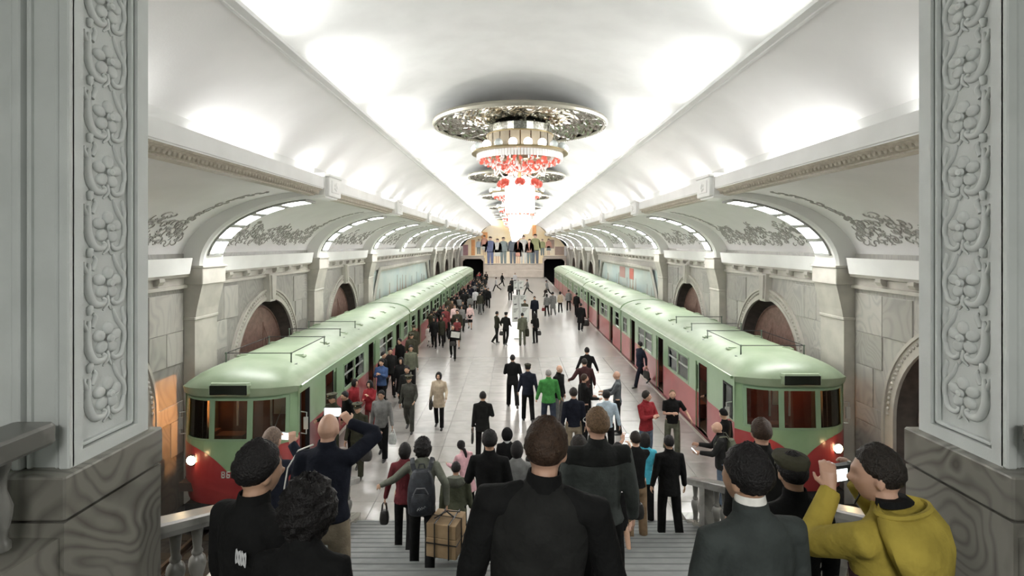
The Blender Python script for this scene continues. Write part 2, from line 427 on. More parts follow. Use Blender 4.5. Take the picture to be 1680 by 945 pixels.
# ---- side walls with arched niches
ARCH_Z, AR_OUT, AR_IN, AR_PAN = 1.40, 2.45, 2.10, 1.86
ARCHES = [9.83, 17.88, 25.93, 58.1, 66.2, 74.2]
MOSAIC = (30.6, 53.4)
def arc(n, r): return [(-r*math.cos(PI*i/n), r*math.sin(PI*i/n)) for i in range(n + 1)]
SLABS = {}
def wall(s):
    nm = 'left' if s < 0 else 'right'
    X = s*WX
    g = G()
    # wall with arch openings: columns of quads
    ys = [Y0]
    def quad(ya, yb, za, zb, zc, zd):
        g.add([(X,ya,za),(X,yb,zb),(X,yb,zc),(X,ya,zd)], [(0,1,2,3)])
    segs = []
    for yc in ARCHES: segs.append((yc - AR_IN, yc + AR_IN, yc))
    segs.append((MOSAIC[0] + .2, MOSAIC[1] - .2, None)); segs.sort()
    y = Y0
    for a, b, yc in segs:
        quad(y, a, -1.2, -1.2, 5.1, 5.1)
        if yc is not None:
            p = arc(20, AR_IN)
            for i in range(20):
                quad(yc+p[i][0], yc+p[i+1][0], ARCH_Z+p[i][1], ARCH_Z+p[i+1][1], 5.1, 5.1)
        else:
            quad(a, b, 3.75, 3.75, 5.1, 5.1); quad(a, b, -1.2, -1.2, -.3, -.3)
        y = b
    quad(y, Y1, -1.2, -1.2, 5.1, 5.1)
    w = struct('wall_' + nm, g, MARBLE)
    # niches: reveal, bronze panel, archivolt, keystone
    for yc in ARCHES:
        g = G(); D = .44
        p = [(-AR_IN, -2.6)] + arc(24, AR_IN) + [(AR_IN, -2.6)]
        g.loft([[(X, yc+a, ARCH_Z+b) for a, b in p], [(X + s*D, yc+a*.93, ARCH_Z+b*.93) for a, b in p]], cap=False, closed=False)
        q = [(-AR_IN*.93, -2.6*.93)] + [(a*.93, b*.93) for a, b in arc(24, AR_IN)] + [(AR_IN*.93, -2.6*.93)]
        g.add([(X + s*D, yc+a, ARCH_Z+b) for a, b in q], [tuple(range(len(q)))])
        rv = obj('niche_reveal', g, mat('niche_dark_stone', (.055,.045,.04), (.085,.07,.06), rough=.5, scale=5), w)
        if yc > 10 or s > 0:
            g = G(); r = AR_PAN
            q = [(-r, -2.4)] + arc(28, r) + [(r, -2.4)]
            g.prism(q, (X + s*(D - .1), yc, ARCH_Z), (0,1,0), (0,0,1), (s*.08, 0, 0))
            pn = obj('bronze_panel', g, BRONZE, w)
            g = G()
            q2 = arc(28, r - .03)
            g.tube([(X + s*(D-.1), yc+a, ARCH_Z+b) for a, b in q2], .035, 6)
            rr = random.Random(int(yc*10) + s)
            # raised lines of a plain abstract relief: mast, stays, hills
            xx = X + s*(D - .1)
            m0 = rr.uniform(-.3, .5)
            g.tube([(xx, yc+m0, ARCH_Z-1.6), (xx, yc+m0-.05, ARCH_Z+1.25)], [.05, .02], 6)
            g.tube([(xx, yc+m0-.05, ARCH_Z+1.2), (xx, yc+m0+.75, ARCH_Z-.1)], .018, 5)
            g.tube([(xx, yc+m0-.05, ARCH_Z+1.2), (xx, yc+m0+.45, ARCH_Z-.3)], .014, 5)
            for k in range(7):
                cy, cz, rr0 = rr.uniform(-1.1,1.1), rr.uniform(-1.3,.3), rr.uniform(.2,.6)
                a0 = rr.uniform(0, PI)
                g.tube([(xx, yc+cy+rr0*math.cos(a0+t*.22), ARCH_Z+cz+rr0*.6*math.sin(a0+t*.22)) for t in range(9)], [.012+.004*t for t in range(9)], 5)
            obj('relief_line', g, BRONZE, w, True, kind='stuff')
        # archivolt: two moulded rings with a beaded band, then keystone
        ring = G()
        for (ra, rb, d) in ((AR_OUT, AR_OUT-.07, .09), (AR_OUT-.07, AR_IN+.08, .05), (AR_IN+.08, AR_IN-.02, .08)):
            p0, p1 = arc(28, ra), arc(28, rb)
            p0 = [(-ra,-2.6)] + p0 + [(ra,-2.6)]; p1 = [(-rb,-2.6)] + p1 + [(rb,-2.6)]
            for i in range(len(p0) - 1):
                A = [(X, yc+p0[i][0], ARCH_Z+p0[i][1]), (X, yc+p0[i+1][0], ARCH_Z+p0[i+1][1]), (X, yc+p1[i+1][0], ARCH_Z+p1[i+1][1]), (X, yc+p1[i][0], ARCH_Z+p1[i][1])]
                B = [(x - s*d, y_, z) for x, y_, z in A]
                ring.add(A + B, [(0,1,5,4),(2,3,7,6),(4,5,6,7)])
        obj('archivolt', ring, STONE, w)
        if yc < 30:
            bd = G()
            for i in range(57):
                a = PI * (i + .5) / 57; r = (AR_OUT + AR_IN) / 2 + .01
                bd.ball((X - s*.05, yc - r*math.cos(a), ARCH_Z + r*math.sin(a)), .045, 6, 4)
            obj('bead_band', bd, STONE, w, True, kind='stuff')
        k_ = G()
        k_.prism([(-.19, 2.02), (.19, 2.02), (.27, 2.95), (-.27, 2.95)], (X, yc, ARCH_Z), (0,1,0), (0,0,1), (-s*.2, 0, 0))
        k_.prism([(-.11, 2.1), (.11, 2.1), (.17, 2.9), (-.17, 2.9)], (X - s*.2, yc, ARCH_Z), (0,1,0), (0,0,1), (-s*.05, 0, 0))
        obj('keystone', k_, STONE, w)
    # long mosaic panel with its moulded frame
    a, b = MOSAIC
    def frame(e):
        out = [(a + e, -.4)]
        out += [(a + e + 2.2*(i/10)**1.7, -.4 + (4.25 - e)*(i/10)) for i in range(1, 10)]
        out += [(a + 2.3 + e, 3.9 - e), (b - 2.3 - e, 3.9 - e)]
        out += [(b - e - 2.2*(i/10)**1.7, -.4 + (4.25 - e)*(i/10)) for i in range(9, 0, -1)]
        out += [(b - e, -.4)]
        return out
    g = G()
    f0, f1, f2 = frame(0), frame(.16), frame(.3)
    g.loft([[(X, y_, z) for y_, z in f0], [(X - s*.1, y_, z) for y_, z in f0], [(X - s*.1, y_, z) for y_, z in f1], [(X - s*.03, y_, z) for y_, z in f2], [(X + s*.2, y_, z) for y_, z in f2]], cap=False, closed=False)
    obj('mosaic_frame', g, STONE, w)
    g = G()
    sky = mat('mosaic_pale_blue', (.42,.52,.52), (.55,.60,.56), rough=.4, scale=.5, detail=6)
    tan = mat('mosaic_tan', (.36,.26,.19), (.46,.36,.28), rough=.4, scale=1.5)
    red = mat('mosaic_red', (.55,.12,.09), rough=.4)
    pale = mat('mosaic_grey', (.40,.40,.38), (.55,.5,.45), rough=.4, scale=1)
    g.box(min(X+s*.12, X+s*.2), max(X+s*.12, X+s*.2), a, b, -.4, 4.0)
    mo = obj('mosaic_panel', g, sky, w)
    rr = random.Random(5 + s)
    TW = [(33.5,.22,2.5),(36.2,.3,2.7),(38.6,.25,3.1),(39.6,.35,2.8),(40.4,.3,3.0),(41.6,.4,2.9),(44.2,.5,2.7),(46.4,.35,2.9),(48.8,.4,2.6),(50.2,.3,2.4)] if s < 0 else \
         [(33.4,.25,2.6),(34.4,.25,2.75),(37.6,.3,2.9),(38.5,.35,3.2),(39.4,.35,3.0),(40.4,.3,2.8),(43.6,.4,3.0),(44.6,.4,2.8),(48.5,.3,2.7)]
    t1, t2 = G(), G()
    for i, (y_, wd, ht) in enumerate(TW):
        (t1 if rr.random() < .6 else t2).prism([(-wd, -.3), (wd, -.3), (wd*.75, ht*.6), (wd*.25, ht*.75), (0, ht), (-wd*.25, ht*.75), (-wd*.75, ht*.6)], (X+s*.12, y_, 0), (0,1,0), (0,0,1), (-s*.02, 0, 0))
    obj('mosaic_tower', t1, tan, w, kind='stuff'); obj('mosaic_tower', t2, pale, w, kind='stuff')
    if s > 0:
        for (y0_, y1_, z0_, z1_, mm) in ((38.3, 39.6, 2.75, 3.55, red), (41.2, 43.2, 2.7, 3.55, mat('mosaic_rose', (.5,.27,.24), rough=.4))):
            g = G(); g.box(X+s*.1, X+s*.12, y0_, y1_, z0_, z1_); obj('mosaic_banner', g, mm, w)
    # marble slabs of the near bays, laid round the arches
    rr = random.Random(31 + s)
    slab_of = {}
    for (b0, b1, yc) in ((8.6, 13.3, 9.83), (14.4, 21.35, 17.88), (22.45, 29.4, 25.93)):
        z = .15; row = 0
        while z < 4.1:
            h = (.86, .42, .95, .80, .95)[row % 5]
            h = min(h, 4.22 - z)
            y = b0 + rr.uniform(0, .3)
            y = b0
            while y < b1 - .05:
                wd = rr.choice((.62, .78, .94))
                if b1 - (y + wd) < .45: wd = b1 - y
                ok = True
                for (cy, cz) in ((y, z), (y+wd, z), (y, z+h), (y+wd, z+h), (y+wd/2, z), (y+wd/2, z+h/2)):
                    dy, dz = cy - yc, cz - ARCH_Z
                    rr_ = math.hypot(dy, max(dz, 0))
                    if rr_ < AR_OUT - .12: ok = False
                if ok:
                    key = (round(wd, 2), round(h, 2))
                    if key not in slab_of:
                        g = G(); g.bbox(-.026, .026, .007, wd - .007, .007, h - .007, .008)
                        slab_of[key] = mesh_of('marble_slab', g, MARBLE)
                    put('marble_slab', slab_of[key], w, (X, y, z))
                y += wd
            z += h; row += 1
    # entablature under the light trough, with its brackets
    g = G()
    g.sweep([(X, 4.22), (X - s*.10, 4.24), (X - s*.10, 4.32), (X - s*.05, 4.34), (X - s*.05, 4.50), (X - s*.16, 4.53), (X - s*.16, 4.60), (X, 4.62)], [Y0, Y1])
    obj('entablature', g, STONE, w)
    g = G(); g.prism([(0,0),(.10,.02),(.15,.10),(.15,.18),(0,.18)], (X - s*.05, -.09, 4.36), (-s,0,0), (0,0,1), (0,.18,0))
    me = mesh_of('cornice_bracket', g, STONE)
    y = 7.2
    while y < 78:
        if min(abs(y - r) for r in RIBS) > .62 or (30.5 < y < 53.4): put('cornice_bracket', me, w, (0, y, 0))
        y += PITCH / 8
    # pilasters
    for r in [5.8] + RIBS:
        if 31 < r < 53: continue
        g = G(); x = sorted((s*8.17, s*8.6)); g.box(x[0], x[1], r-.5, r+.5, -1.2, 3.42)
        x = sorted((s*8.14, s*8.6)); g.bbox(x[0], x[1], r-.53, r+.53, 3.42, 3.5, .015)
        pl = obj('pilaster', g, STONE, w)
        g = G()
        g.loft([[(s*8.6, r-.5, z), (s*xi, r-.5, z), (s*xi, r+.5, z), (s*8.6, r+.5, z)] for xi, z in ((8.15, 3.5), (8.12, 3.7), (8.02, 4.15), (7.98, 4.32))])
        obj('pilaster_flare', g, STONE, w)
        g = G(); x = sorted((s*7.95, s*8.6)); g.bbox(x[0], x[1], r-.54, r+.54, 4.32, 4.74, .015)
        x = sorted((s*7.92, s*8.6)); g.bbox(x[0], x[1], r-.57, r+.57, 4.74, 4.80, .012)
        obj('pilaster_capital', g, STONE, w)
    # white boards of the light trough between the capitals
    ends = [Y0] + [r for r in RIBS if not 31 < r < 53] + [Y1]
    for i in range(len(ends) - 1):
        a = ends[i] + (.75 if i else 0); b = ends[i+1] - (.62 if i < len(ends) - 2 else 0)
        g = G()
        g.loft([[(s*x, yy, z) for x, z in ((8.45, 4.58), (8.22, 4.60), (8.15, 5.0), (8.19, 5.0), (8.26, 4.64), (8.45, 4.64))] for yy in (a, b)], closed=True)
        obj('light_trough', g, WHITE, w)
    return w
WALLS = {s: wall(s) for s in (-1, 1)}

# ---- ceiling: middle vault, lips, lower slopes, cornice beams, side vaults
g = G()
R_, ZC = 8.45, 9.6
prof = [(x, ZC - R_ + math.sqrt(R_*R_ - x*x)) for x in [-3.98 + 7.96*i/28 for i in range(29)]]
g.sweep(prof, [Y0, Y1])
ceiling = struct('ceiling', g, WHITE, True)
for s in (-1, 1):
    g = G()                                      # lip with its trough
    pr = [(3.55,8.31),(3.66,8.295),(3.67,8.28),(3.715,8.28),(3.72,8.30),(3.92,8.42),(3.98,8.64),(3.90,8.64),(3.84,8.42),(3.70,8.335),(3.57,8.335),(3.57,8.365),(3.55,8.365)]
    g.sweep([(s*x, z) for x, z in pr], [Y0, Y1], closed=True)
    obj('vault_lip', g, WHITE, ceiling)
    g = G()                                      # lower slope
    pr = [(5.17, 7.27), (4.98, 7.50), (4.75, 7.73), (4.48, 7.93), (4.2, 8.10), (3.95, 8.22), (3.70, 8.31)]
    g.sweep([(s*x, z) for x, z in pr], [Y0, Y1])
    obj('lower_slope', g, VAULT, ceiling, True)
    g = G()                                      # beam: fascia, trough floor and back board
    pr = [(4.92,7.03),(4.92,6.76),(4.94,6.75),(4.94,6.73),(5.30,6.73),(5.30,7.27),(5.17,7.27),(5.19,6.93),(4.97,6.93),(4.97,7.03)]
    g.sweep([(s*x, z) for x, z in pr], [Y0, Y1], closed=True)
    obj('cornice_beam', g, WHITE, ceiling)
    g = G()                                      # moulded cornice below
    pr = [(4.95,6.73),(4.98,6.70),(5.0,6.70),(5.12,6.60),(5.14,6.60),(5.14,6.575),(5.3,6.56)]
    g.sweep([(s*x, z) for x, z in pr], [Y0, Y1])
    obj('egg_cornice', g, GILT, ceiling)
    g = G()
    y = 6.6
    while y < 30:
        g.ball((s*5.055, y, 6.645), .05, 6, 4, (1, .8, 1)); y += .115
    obj('egg_moulding', g, GILT, ceiling, True, kind='stuff')
    # side vault (quarter ellipse)
    g = G()
    VA, VB, VX, VZ = 3.5, 1.88, 5.05, 4.80
    def vault_pt(t, off=0.0): return (VX + (VA-off)*math.cos(t), VZ + (VB-off)*math.sin(t))
    pr = [(8.55, 4.62)] + [vault_pt(PI/2*i/18) for i in range(19)]
    g.sweep([(s*x, z) for x, z in pr], [Y0, Y1])
    sv = obj('side_vault', g, VAULT, ceiling, True)
    # ribs with their lamps
    lampm = mat('rib_lamp_glass', (.9,.9,.88), rough=.3, emit=(1.0,1.0,.985), estr=36.0)
    rg = G()
    NR = 20
    def rib_pt(t, off=0.0): return (4.9 + (3.10+off)*math.cos(t), 4.80 + (1.72+off)*math.sin(t))
    tt = [PI/2*i/NR for i in range(NR + 1)]
    inner = [rib_pt(t) for t in tt]; mid = [rib_pt(t, .06) for t in tt]; outer = [rib_pt(t, .62) for t in tt]
    rings = []
    for i in range(NR + 1):
        a, m_, o_ = inner[i], mid[i], outer[i]
        rings.append([(s*o_[0], -.5, o_[1]), (s*m_[0], -.5, m_[1]), (s*a[0], -.44, a[1]), (s*a[0], .44, a[1]), (s*m_[0], .5, m_[1]), (s*o_[0], .5, o_[1])])
    rg.loft(rings)
    rib_me = mesh_of('arch_rib', rg, RIBM, True, 30)
    pan = []
    for k in range(5):
        t0, t1 = rad(10.5 + 14.2*k), rad(10.5 + 14.2*k + 10.6)
        lg = G(); fr = G()
        for (gg, e, ta, tb, y0_, yb) in ((lg, -.012, t0, t1, -.30, .30), (fr, -.055, t0 - .035, t0, -.335, .335), (fr, -.055, t1, t1 + .035, -.335, .335), (fr, -.055, t0, t1, -.335, -.30), (fr, -.055, t0, t1, .30, .335)):
            rs = []
            for i in range(5):
                t = ta + (tb - ta)*i/4
                p, q = rib_pt(t, e), rib_pt(t, .02)
                rs.append([(s*q[0], y0_, q[1]), (s*p[0], y0_, p[1]), (s*p[0], yb, p[1]), (s*q[0], yb, q[1])])
            gg.loft(rs)
        pan.append((mesh_of('light_panel', lg, lampm), mesh_of('lamp_frame', fr, mat('lamp_bezel', (.30,.30,.28), rough=.5))))
    for r in [5.8] + RIBS:
        rb = put('arch_rib', rib_me, ceiling, (0, r, 0))
        for lm, fm in pan:
            put('light_panel', lm, rb); put('lamp_frame', fm, rb)
    # bracket blocks where the ribs meet the beam
    bg = G()
    x = sorted((s*4.80, s*5.2)); bg.bbox(x[0], x[1], -.46, .46, 6.56, 7.05, .02)
    x = sorted((s*4.77, s*5.2)); bg.bbox(x[0], x[1], -.50, .50, 7.05, 7.12, .015)
    x = sorted((s*4.78, s*5.0)); bg.bbox(x[0], x[1], -.30, .30, 6.66, 6.98, .015)
    for k in range(5):
        a = 2*PI*k/5
        bg.ball((s*4.78, .08*math.cos(a), 6.82 + .08*math.sin(a)), .045, 6, 4, (.5,1,1))
    bme = mesh_of('beam_bracket', bg, WHITE)
    for r in [5.8] + RIBS: put('beam_bracket', bme, ceiling, (0, r, 0))
    # scrolled plaster relief on the vault of the near bays
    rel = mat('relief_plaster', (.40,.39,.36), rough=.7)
    def curl(gx, y, t, size, ang, hand):
        pts = []
        for i in range(12):
            q = i/11; th = ang + hand*q*4.6; rr_ = size*(1 - q*.86)
            pts.append((y + rr_*math.cos(th)*1.0, t + rr_*math.sin(th)/2.6))
        P3 = []
        for yy, t_ in pts:
            x_, z_ = vault_pt(max(.02, min(1.5, t_)), .012); P3.append((s*x_, yy, z_))
        gx.tube(P3, [.009 + .010*math.sin(PI*i/11) for i in range(12)], 4)
    for bi in range(5):
        c0, c1 = 5.8 + PITCH*bi + .95, 5.8 + PITCH*(bi+1) - .95
        rr = random.Random(bi*3 + s)
        gx = G()
        nn = 60 if bi < 2 else 36
        for i in range(nn):                       # band along the foot
            y = c0 + (c1-c0)*(i+.5)/nn
            hgt = .10 + .16*abs(math.sin((i+.5)/nn*PI*3))
            for q in range(4 if bi < 3 else 3):
                curl(gx, y + rr.uniform(-.06,.06), .30 + hgt*rr.random()*1.6, rr.uniform(.09,.17), rr.uniform(0,6.3), rr.choice((-1,1)))
        for e, sg in ((c0, 1), (c1, -1)):         # climbing beside each rib
            for i in range(26 if bi < 3 else 14):
                q = i / (26 if bi < 3 else 14)
                curl(gx, e + sg*(.18 + .25*rr.random()*(1-q)) , .45 + .85*q, .16*(1 - .55*q), rr.uniform(0,6.3), rr.choice((-1,1)))
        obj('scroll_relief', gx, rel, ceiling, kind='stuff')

# ---- end wall with mural and tunnel mouths
g = G()
YE = Y1
pm = mat('end_wall_stone', (.55,.48,.41), (.62,.55,.48), rough=.4, scale=1.2)
g.box(-4.75, 4.75, YE, YE+.4, -1.2, 2.15); g.box(-8.8, -4.75, YE, YE+.4, 3.05, 3.45); g.box(4.75, 8.8, YE, YE+.4, 3.05, 3.45)
g.box(-8.8, -8.2, YE, YE+.4, -1.3, 3.05); g.box(8.2, 8.8, YE, YE+.4, -1.3, 3.05)
endw = struct('wall_end', g, pm)
g = G(); g.bbox(-4.75, 4.75, YE-.35, YE, 0, 1.15, .03); obj('end_bench_ledge', g, pm, endw)
g = G(); g.bbox(-4.85, 4.85, YE-.15, YE, 2.10, 2.2, .02)
for s in (-1, 1):
    x = sorted((s*4.75, s*8.5)); g.bbox(x[0], x[1], YE-.15, YE, 3.35, 3.47, .02)
obj('mural_ledge', g, pm, endw)
for s in (-1, 1):
    g = G()
    o_ = [(4.62,-1.2),(4.62,3.1),(8.35,3.1),(8.35,-1.2)]; i_ = [(4.85,-1.2),(4.85,2.55),(5.25,2.92),(7.75,2.92),(8.15,2.55),(8.15,-1.2)]
    pts_o = [(4.62,-1.2),(4.62,2.6),(4.62,3.1),(8.35,3.1),(8.35,2.6),(8.35,-1.2)]
    g.loft([[(s*x, YE-.12, z) for x, z in pts_o], [(s*x, YE-.12, z) for x, z in i_], [(s*x, YE+5, z) for x, z in i_]], cap=False, closed=False)
    obj('tunnel_mouth', g, [mat('tunnel_rim', (.5,.42,.36), rough=.5)], endw)
    g = G(); x = sorted((s*4.84, s*8.2))
    g.loft([[(s*x_, yy, z) for x_, z in i_] for yy in (YE+.05, YE+5.5)], cap=False, closed=False)
    g.box(x[0], x[1], YE+5.2, YE+5.5, -1.3, 3)
    obj('tunnel_lining', g, BLACK, endw)
# the mural: a flat picture of plain standing figures on a warm ground (generic)
warm = mat('mural_ground', (.90,.72,.42), (.92,.82,.66), rough=.5, scale=.35, detail=5)
g = G()
mp = [(-8.3, 3.45), (-4.75, 3.45), (-4.75, 2.2), (4.75, 2.2), (4.75, 3.45), (8.3, 3.45), (8.3, 4.9), (7.3, 6.1), (5.3, 6.75), (5.0, 7.4), (3.9, 8.4), (3.8, 8.9), (2.2, 9.4), (0, 9.7), (-2.2, 9.4), (-3.8, 8.9), (-3.9, 8.4), (-5.0, 7.4), (-5.3, 6.75), (-7.3, 6.1), (-8.3, 4.9)]
g.prism(mp, (0, YE-.02, 0), (1,0,0), (0,0,1), (0,.1,0))
mural = obj('mural', g, warm, endw)
def mcol(n, c): return mat('mural_' + n, c, tuple(v*.85 for v in c), rough=.5, scale=2.0)
skin_p = mcol('skin', (.72,.50,.38))
def mural_person(x, z0, h, coat, legs, skirt=False):
    g = G()
    def poly(p, m): g.prism([(a*h, b*h) for a, b in p], (x, YE-.03, z0), (1,0,0), (0,0,1), (0,-.03,0), m)
    if skirt:
        poly([(-.14,.28),(.14,.28),(.09,.55),(-.09,.55)], 1)
        poly([(-.06,0),(-.02,0),(-.02,.3),(-.07,.3)], 2); poly([(.02,0),(.06,0),(.07,.3),(.02,.3)], 2)
    else:
        poly([(-.10,0),(-.02,0),(0,.45),(-.12,.48)], 1); poly([(.03,0),(.11,0),(.12,.48),(0,.45)], 1)
    poly([(-.13,.44),(.13,.44),(.15,.7),(.12,.83),(.04,.86),(-.04,.86),(-.12,.83),(-.15,.7)], 0)
    poly([(-.2,.45),(-.15,.45),(-.11,.8),(-.16,.8)], 0); poly([(.15,.45),(.2,.45),(.16,.8),(.11,.8)], 0)
    poly([(.06*math.cos(t), .93 + .07*math.sin(t)) for t in [2*PI*i/12 for i in range(12)]], 2)
    poly([(.065*math.cos(t), .955 + .055*math.sin(t)) for t in [PI*i/8 for i in range(9)]], 3)
    obj('mural_figure', g, [coat, legs, skin_p, mcol('hair', (.14,.10,.08))], endw)
blue, grey_, white_, olive, dark_, pinkm = mcol('blue', (.16,.19,.34)), mcol('slate', (.22,.27,.27)), mcol('white', (.70,.70,.66)), mcol('olive', (.38,.40,.20)), mcol('navy', (.13,.15,.18)), mcol('rose', (.66,.34,.26))
for (x, z0, h, c, l, sk) in ((-5.6,3.7,2.4,mcol('sky', (.55,.62,.68)),grey_,False),(-3.75,2.0,4.5,blue,blue,False),(-2.6,2.25,3.9,white_,white_,True),(-1.65,2.2,4.2,grey_,grey_,False),(-.15,2.2,4.3,dark_,dark_,False),
                             (1.55,2.2,4.5,white_,white_,False),(3.45,2.2,4.7,olive,dark_,False),(.75,2.2,4.0,pinkm,pinkm,True),(4.6,3.5,2.6,olive,grey_,False),(5.6,3.55,2.6,pinkm,grey_,True),(-4.7,3.5,3.2,pinkm,white_,True),(2.55,2.2,3.9,pinkm,grey_,False)):
    mural_person(x, z0, h, c, l, sk)
g = G()
for (x0, x1, z0, z1, m) in ((-8.2,-7.3,3.5,5.2,0),(-6.8,-6.2,3.5,6.0,1),(6.6,8.1,3.55,4.9,2),(3.0,3.6,6.6,8.4,1),(5.4,6.5,4.6,6.0,2),(-5.2,-4.2,6.2,7.2,1)):
    g.box(x0, x1, YE-.045, YE-.02, z0, z1, m)
obj('mural_backdrop_shape', g, [mcol('plum', (.40,.22,.24)), mcol('orange', (.85,.40,.16)), mcol('brick', (.45,.33,.27))], endw, kind='stuff')
g = G()
for s in (-1, 1):
    x = sorted((s*8.1, s*8.45)); g.box(x[0], x[1], YE-.2, YE+.05, 3.4, 5.0)
obj('end_pilaster', g, WHITE, endw)

# ---- balustrades of the stair
BAL = [(.055,0),(.062,.03),(.045,.05),(.038,.09),(.05,.20),(.072,.28),(.08,.33),(.07,.385),(.042,.42),(.05,.435),(.05,.455),(.036,.48),(.044,.58),(.052,.66),(.06,.68),(.06,.72)]
for s in (-1, 1):
    t = empty('balustrade', (s*3.25, SY, 0))
    tag(t, ('left' if s < 0 else 'right') + ' grey marble balustrade with turned balusters running down the stair', 'balustrade')
    def sec(y, z, hw, hh): return [(-hw, y, z), (hw, y, z), (hw, y, z+hh), (-hw, y, z+hh)]
    g = G(); ya, yb = .12, -5.62
    za = lambda y: -SLOPE*y
    g.loft([[(-.15, y, za(y)+.82), (.15, y, za(y)+.82), (.17, y, za(y)+.87), (.17, y, za(y)+.93), (.15, y, za(y)+.95), (-.15, y, za(y)+.95), (-.17, y, za(y)+.93), (-.17, y, za(y)+.87)] for y in (ya, yb)])
    obj('handrail', g, MARBLE_LT, t)
    g = G(); g.loft([[(-.13, y, za(y)-.02), (.13, y, za(y)-.02), (.13, y, za(y)+.13), (-.13, y, za(y)+.13)] for y in (ya, yb)])
    obj('base_rail', g, MARBLE_LT, t)
    g = G(); g.lathe(BAL, 12); bm_ = mesh_of('baluster', g, MARBLE_LT, True, 40)
    y = -.08
    k = 0
    while y > -5.55:
        if k == 2 or k == 11:
            g = G(); g.box(-.12, .12, y-.13, y+.13, za(y)+.05, za(y)+.86); obj('post', g, MARBLE_LT, t)
            y -= .36
        else:
            put('baluster', bm_, t, (0, y, za(y)+.12)); y -= .335
        k += 1
# ================================================================== TRAINS
GREEN = mat('train_green_paint', (.205,.32,.18), (.245,.36,.215), rough=.28, scale=1.4, detail=5, bump=.03, bscale=6, coat=.3)
ROOFG = mat('train_roof_paint', (.21,.275,.175), (.275,.335,.23), rough=.42, scale=1.7, detail=6, bump=.04, bscale=5)
REDP = mat('train_red_paint', (.27,.032,.035), (.33,.05,.05), rough=.32, scale=1.5, coat=.25)
REDK = mat('train_red_skirt', (.10,.015,.017), rough=.5)
CABIN = mat('cabin_panel', (.30,.24,.17), (.36,.29,.21), rough=.5, scale=3)
CABR = mat('cab_red_panel', (.30,.06,.04), (.22,.04,.03), rough=.5, scale=3)
CABFL = mat('cabin_floor', (.06,.05,.045), rough=.6)
STEEL = mat('bright_frame', (.55,.57,.55), rough=.35, metal=.6)
UNDER = mat('underframe_black', (.015,.015,.015), rough=.7)
def thin_glass():
    m = bpy.data.materials.new('window_glass'); m.use_nodes = True
    N = m.node_tree.nodes; L = m.node_tree.links; N.remove(N['Principled BSDF'])
    t = N.new('ShaderNodeBsdfTransparent'); t.inputs[0].default_value = (.78,.80,.77,1)
    gl_ = N.new('ShaderNodeBsdfGlossy'); gl_.inputs['Roughness'].default_value = .03; gl_.inputs[0].default_value = (.9,.95,.92,1)
    f = N.new('ShaderNodeFresnel'); f.inputs[0].default_value = 1.6; mx = N.new('ShaderNodeMixShader')
    L.new(f.outputs[0], mx.inputs[0]); L.new(t.outputs[0], mx.inputs[1]); L.new(gl_.outputs[0], mx.inputs[2])
    L.new(mx.outputs[0], N['Material Output'].inputs[0]); return m
GLASS = thin_glass()
RUBBER = mat('window_rubber', (.02,.02,.02), rough=.6)
SIGNB = mat('destination_glass', (.012,.016,.012), rough=.15)
LAMPW = mat('headlamp_glow', (1,.9,.7), rough=.3, emit=(1.0,.72,.38), estr=60.0)
CHROME = mat('lamp_ring', (.6,.6,.58), rough=.2, metal=1.0)
NUMW = mat('number_paint', (.55,.55,.52), rough=.5)
SEATR = mat('seat_cloth', (.16,.05,.04), rough=.9)

W2, ZB, ZBELT, ZG, ZTOP = 1.30, -.12, 1.04, 2.12, 2.58
CARL = 13.75
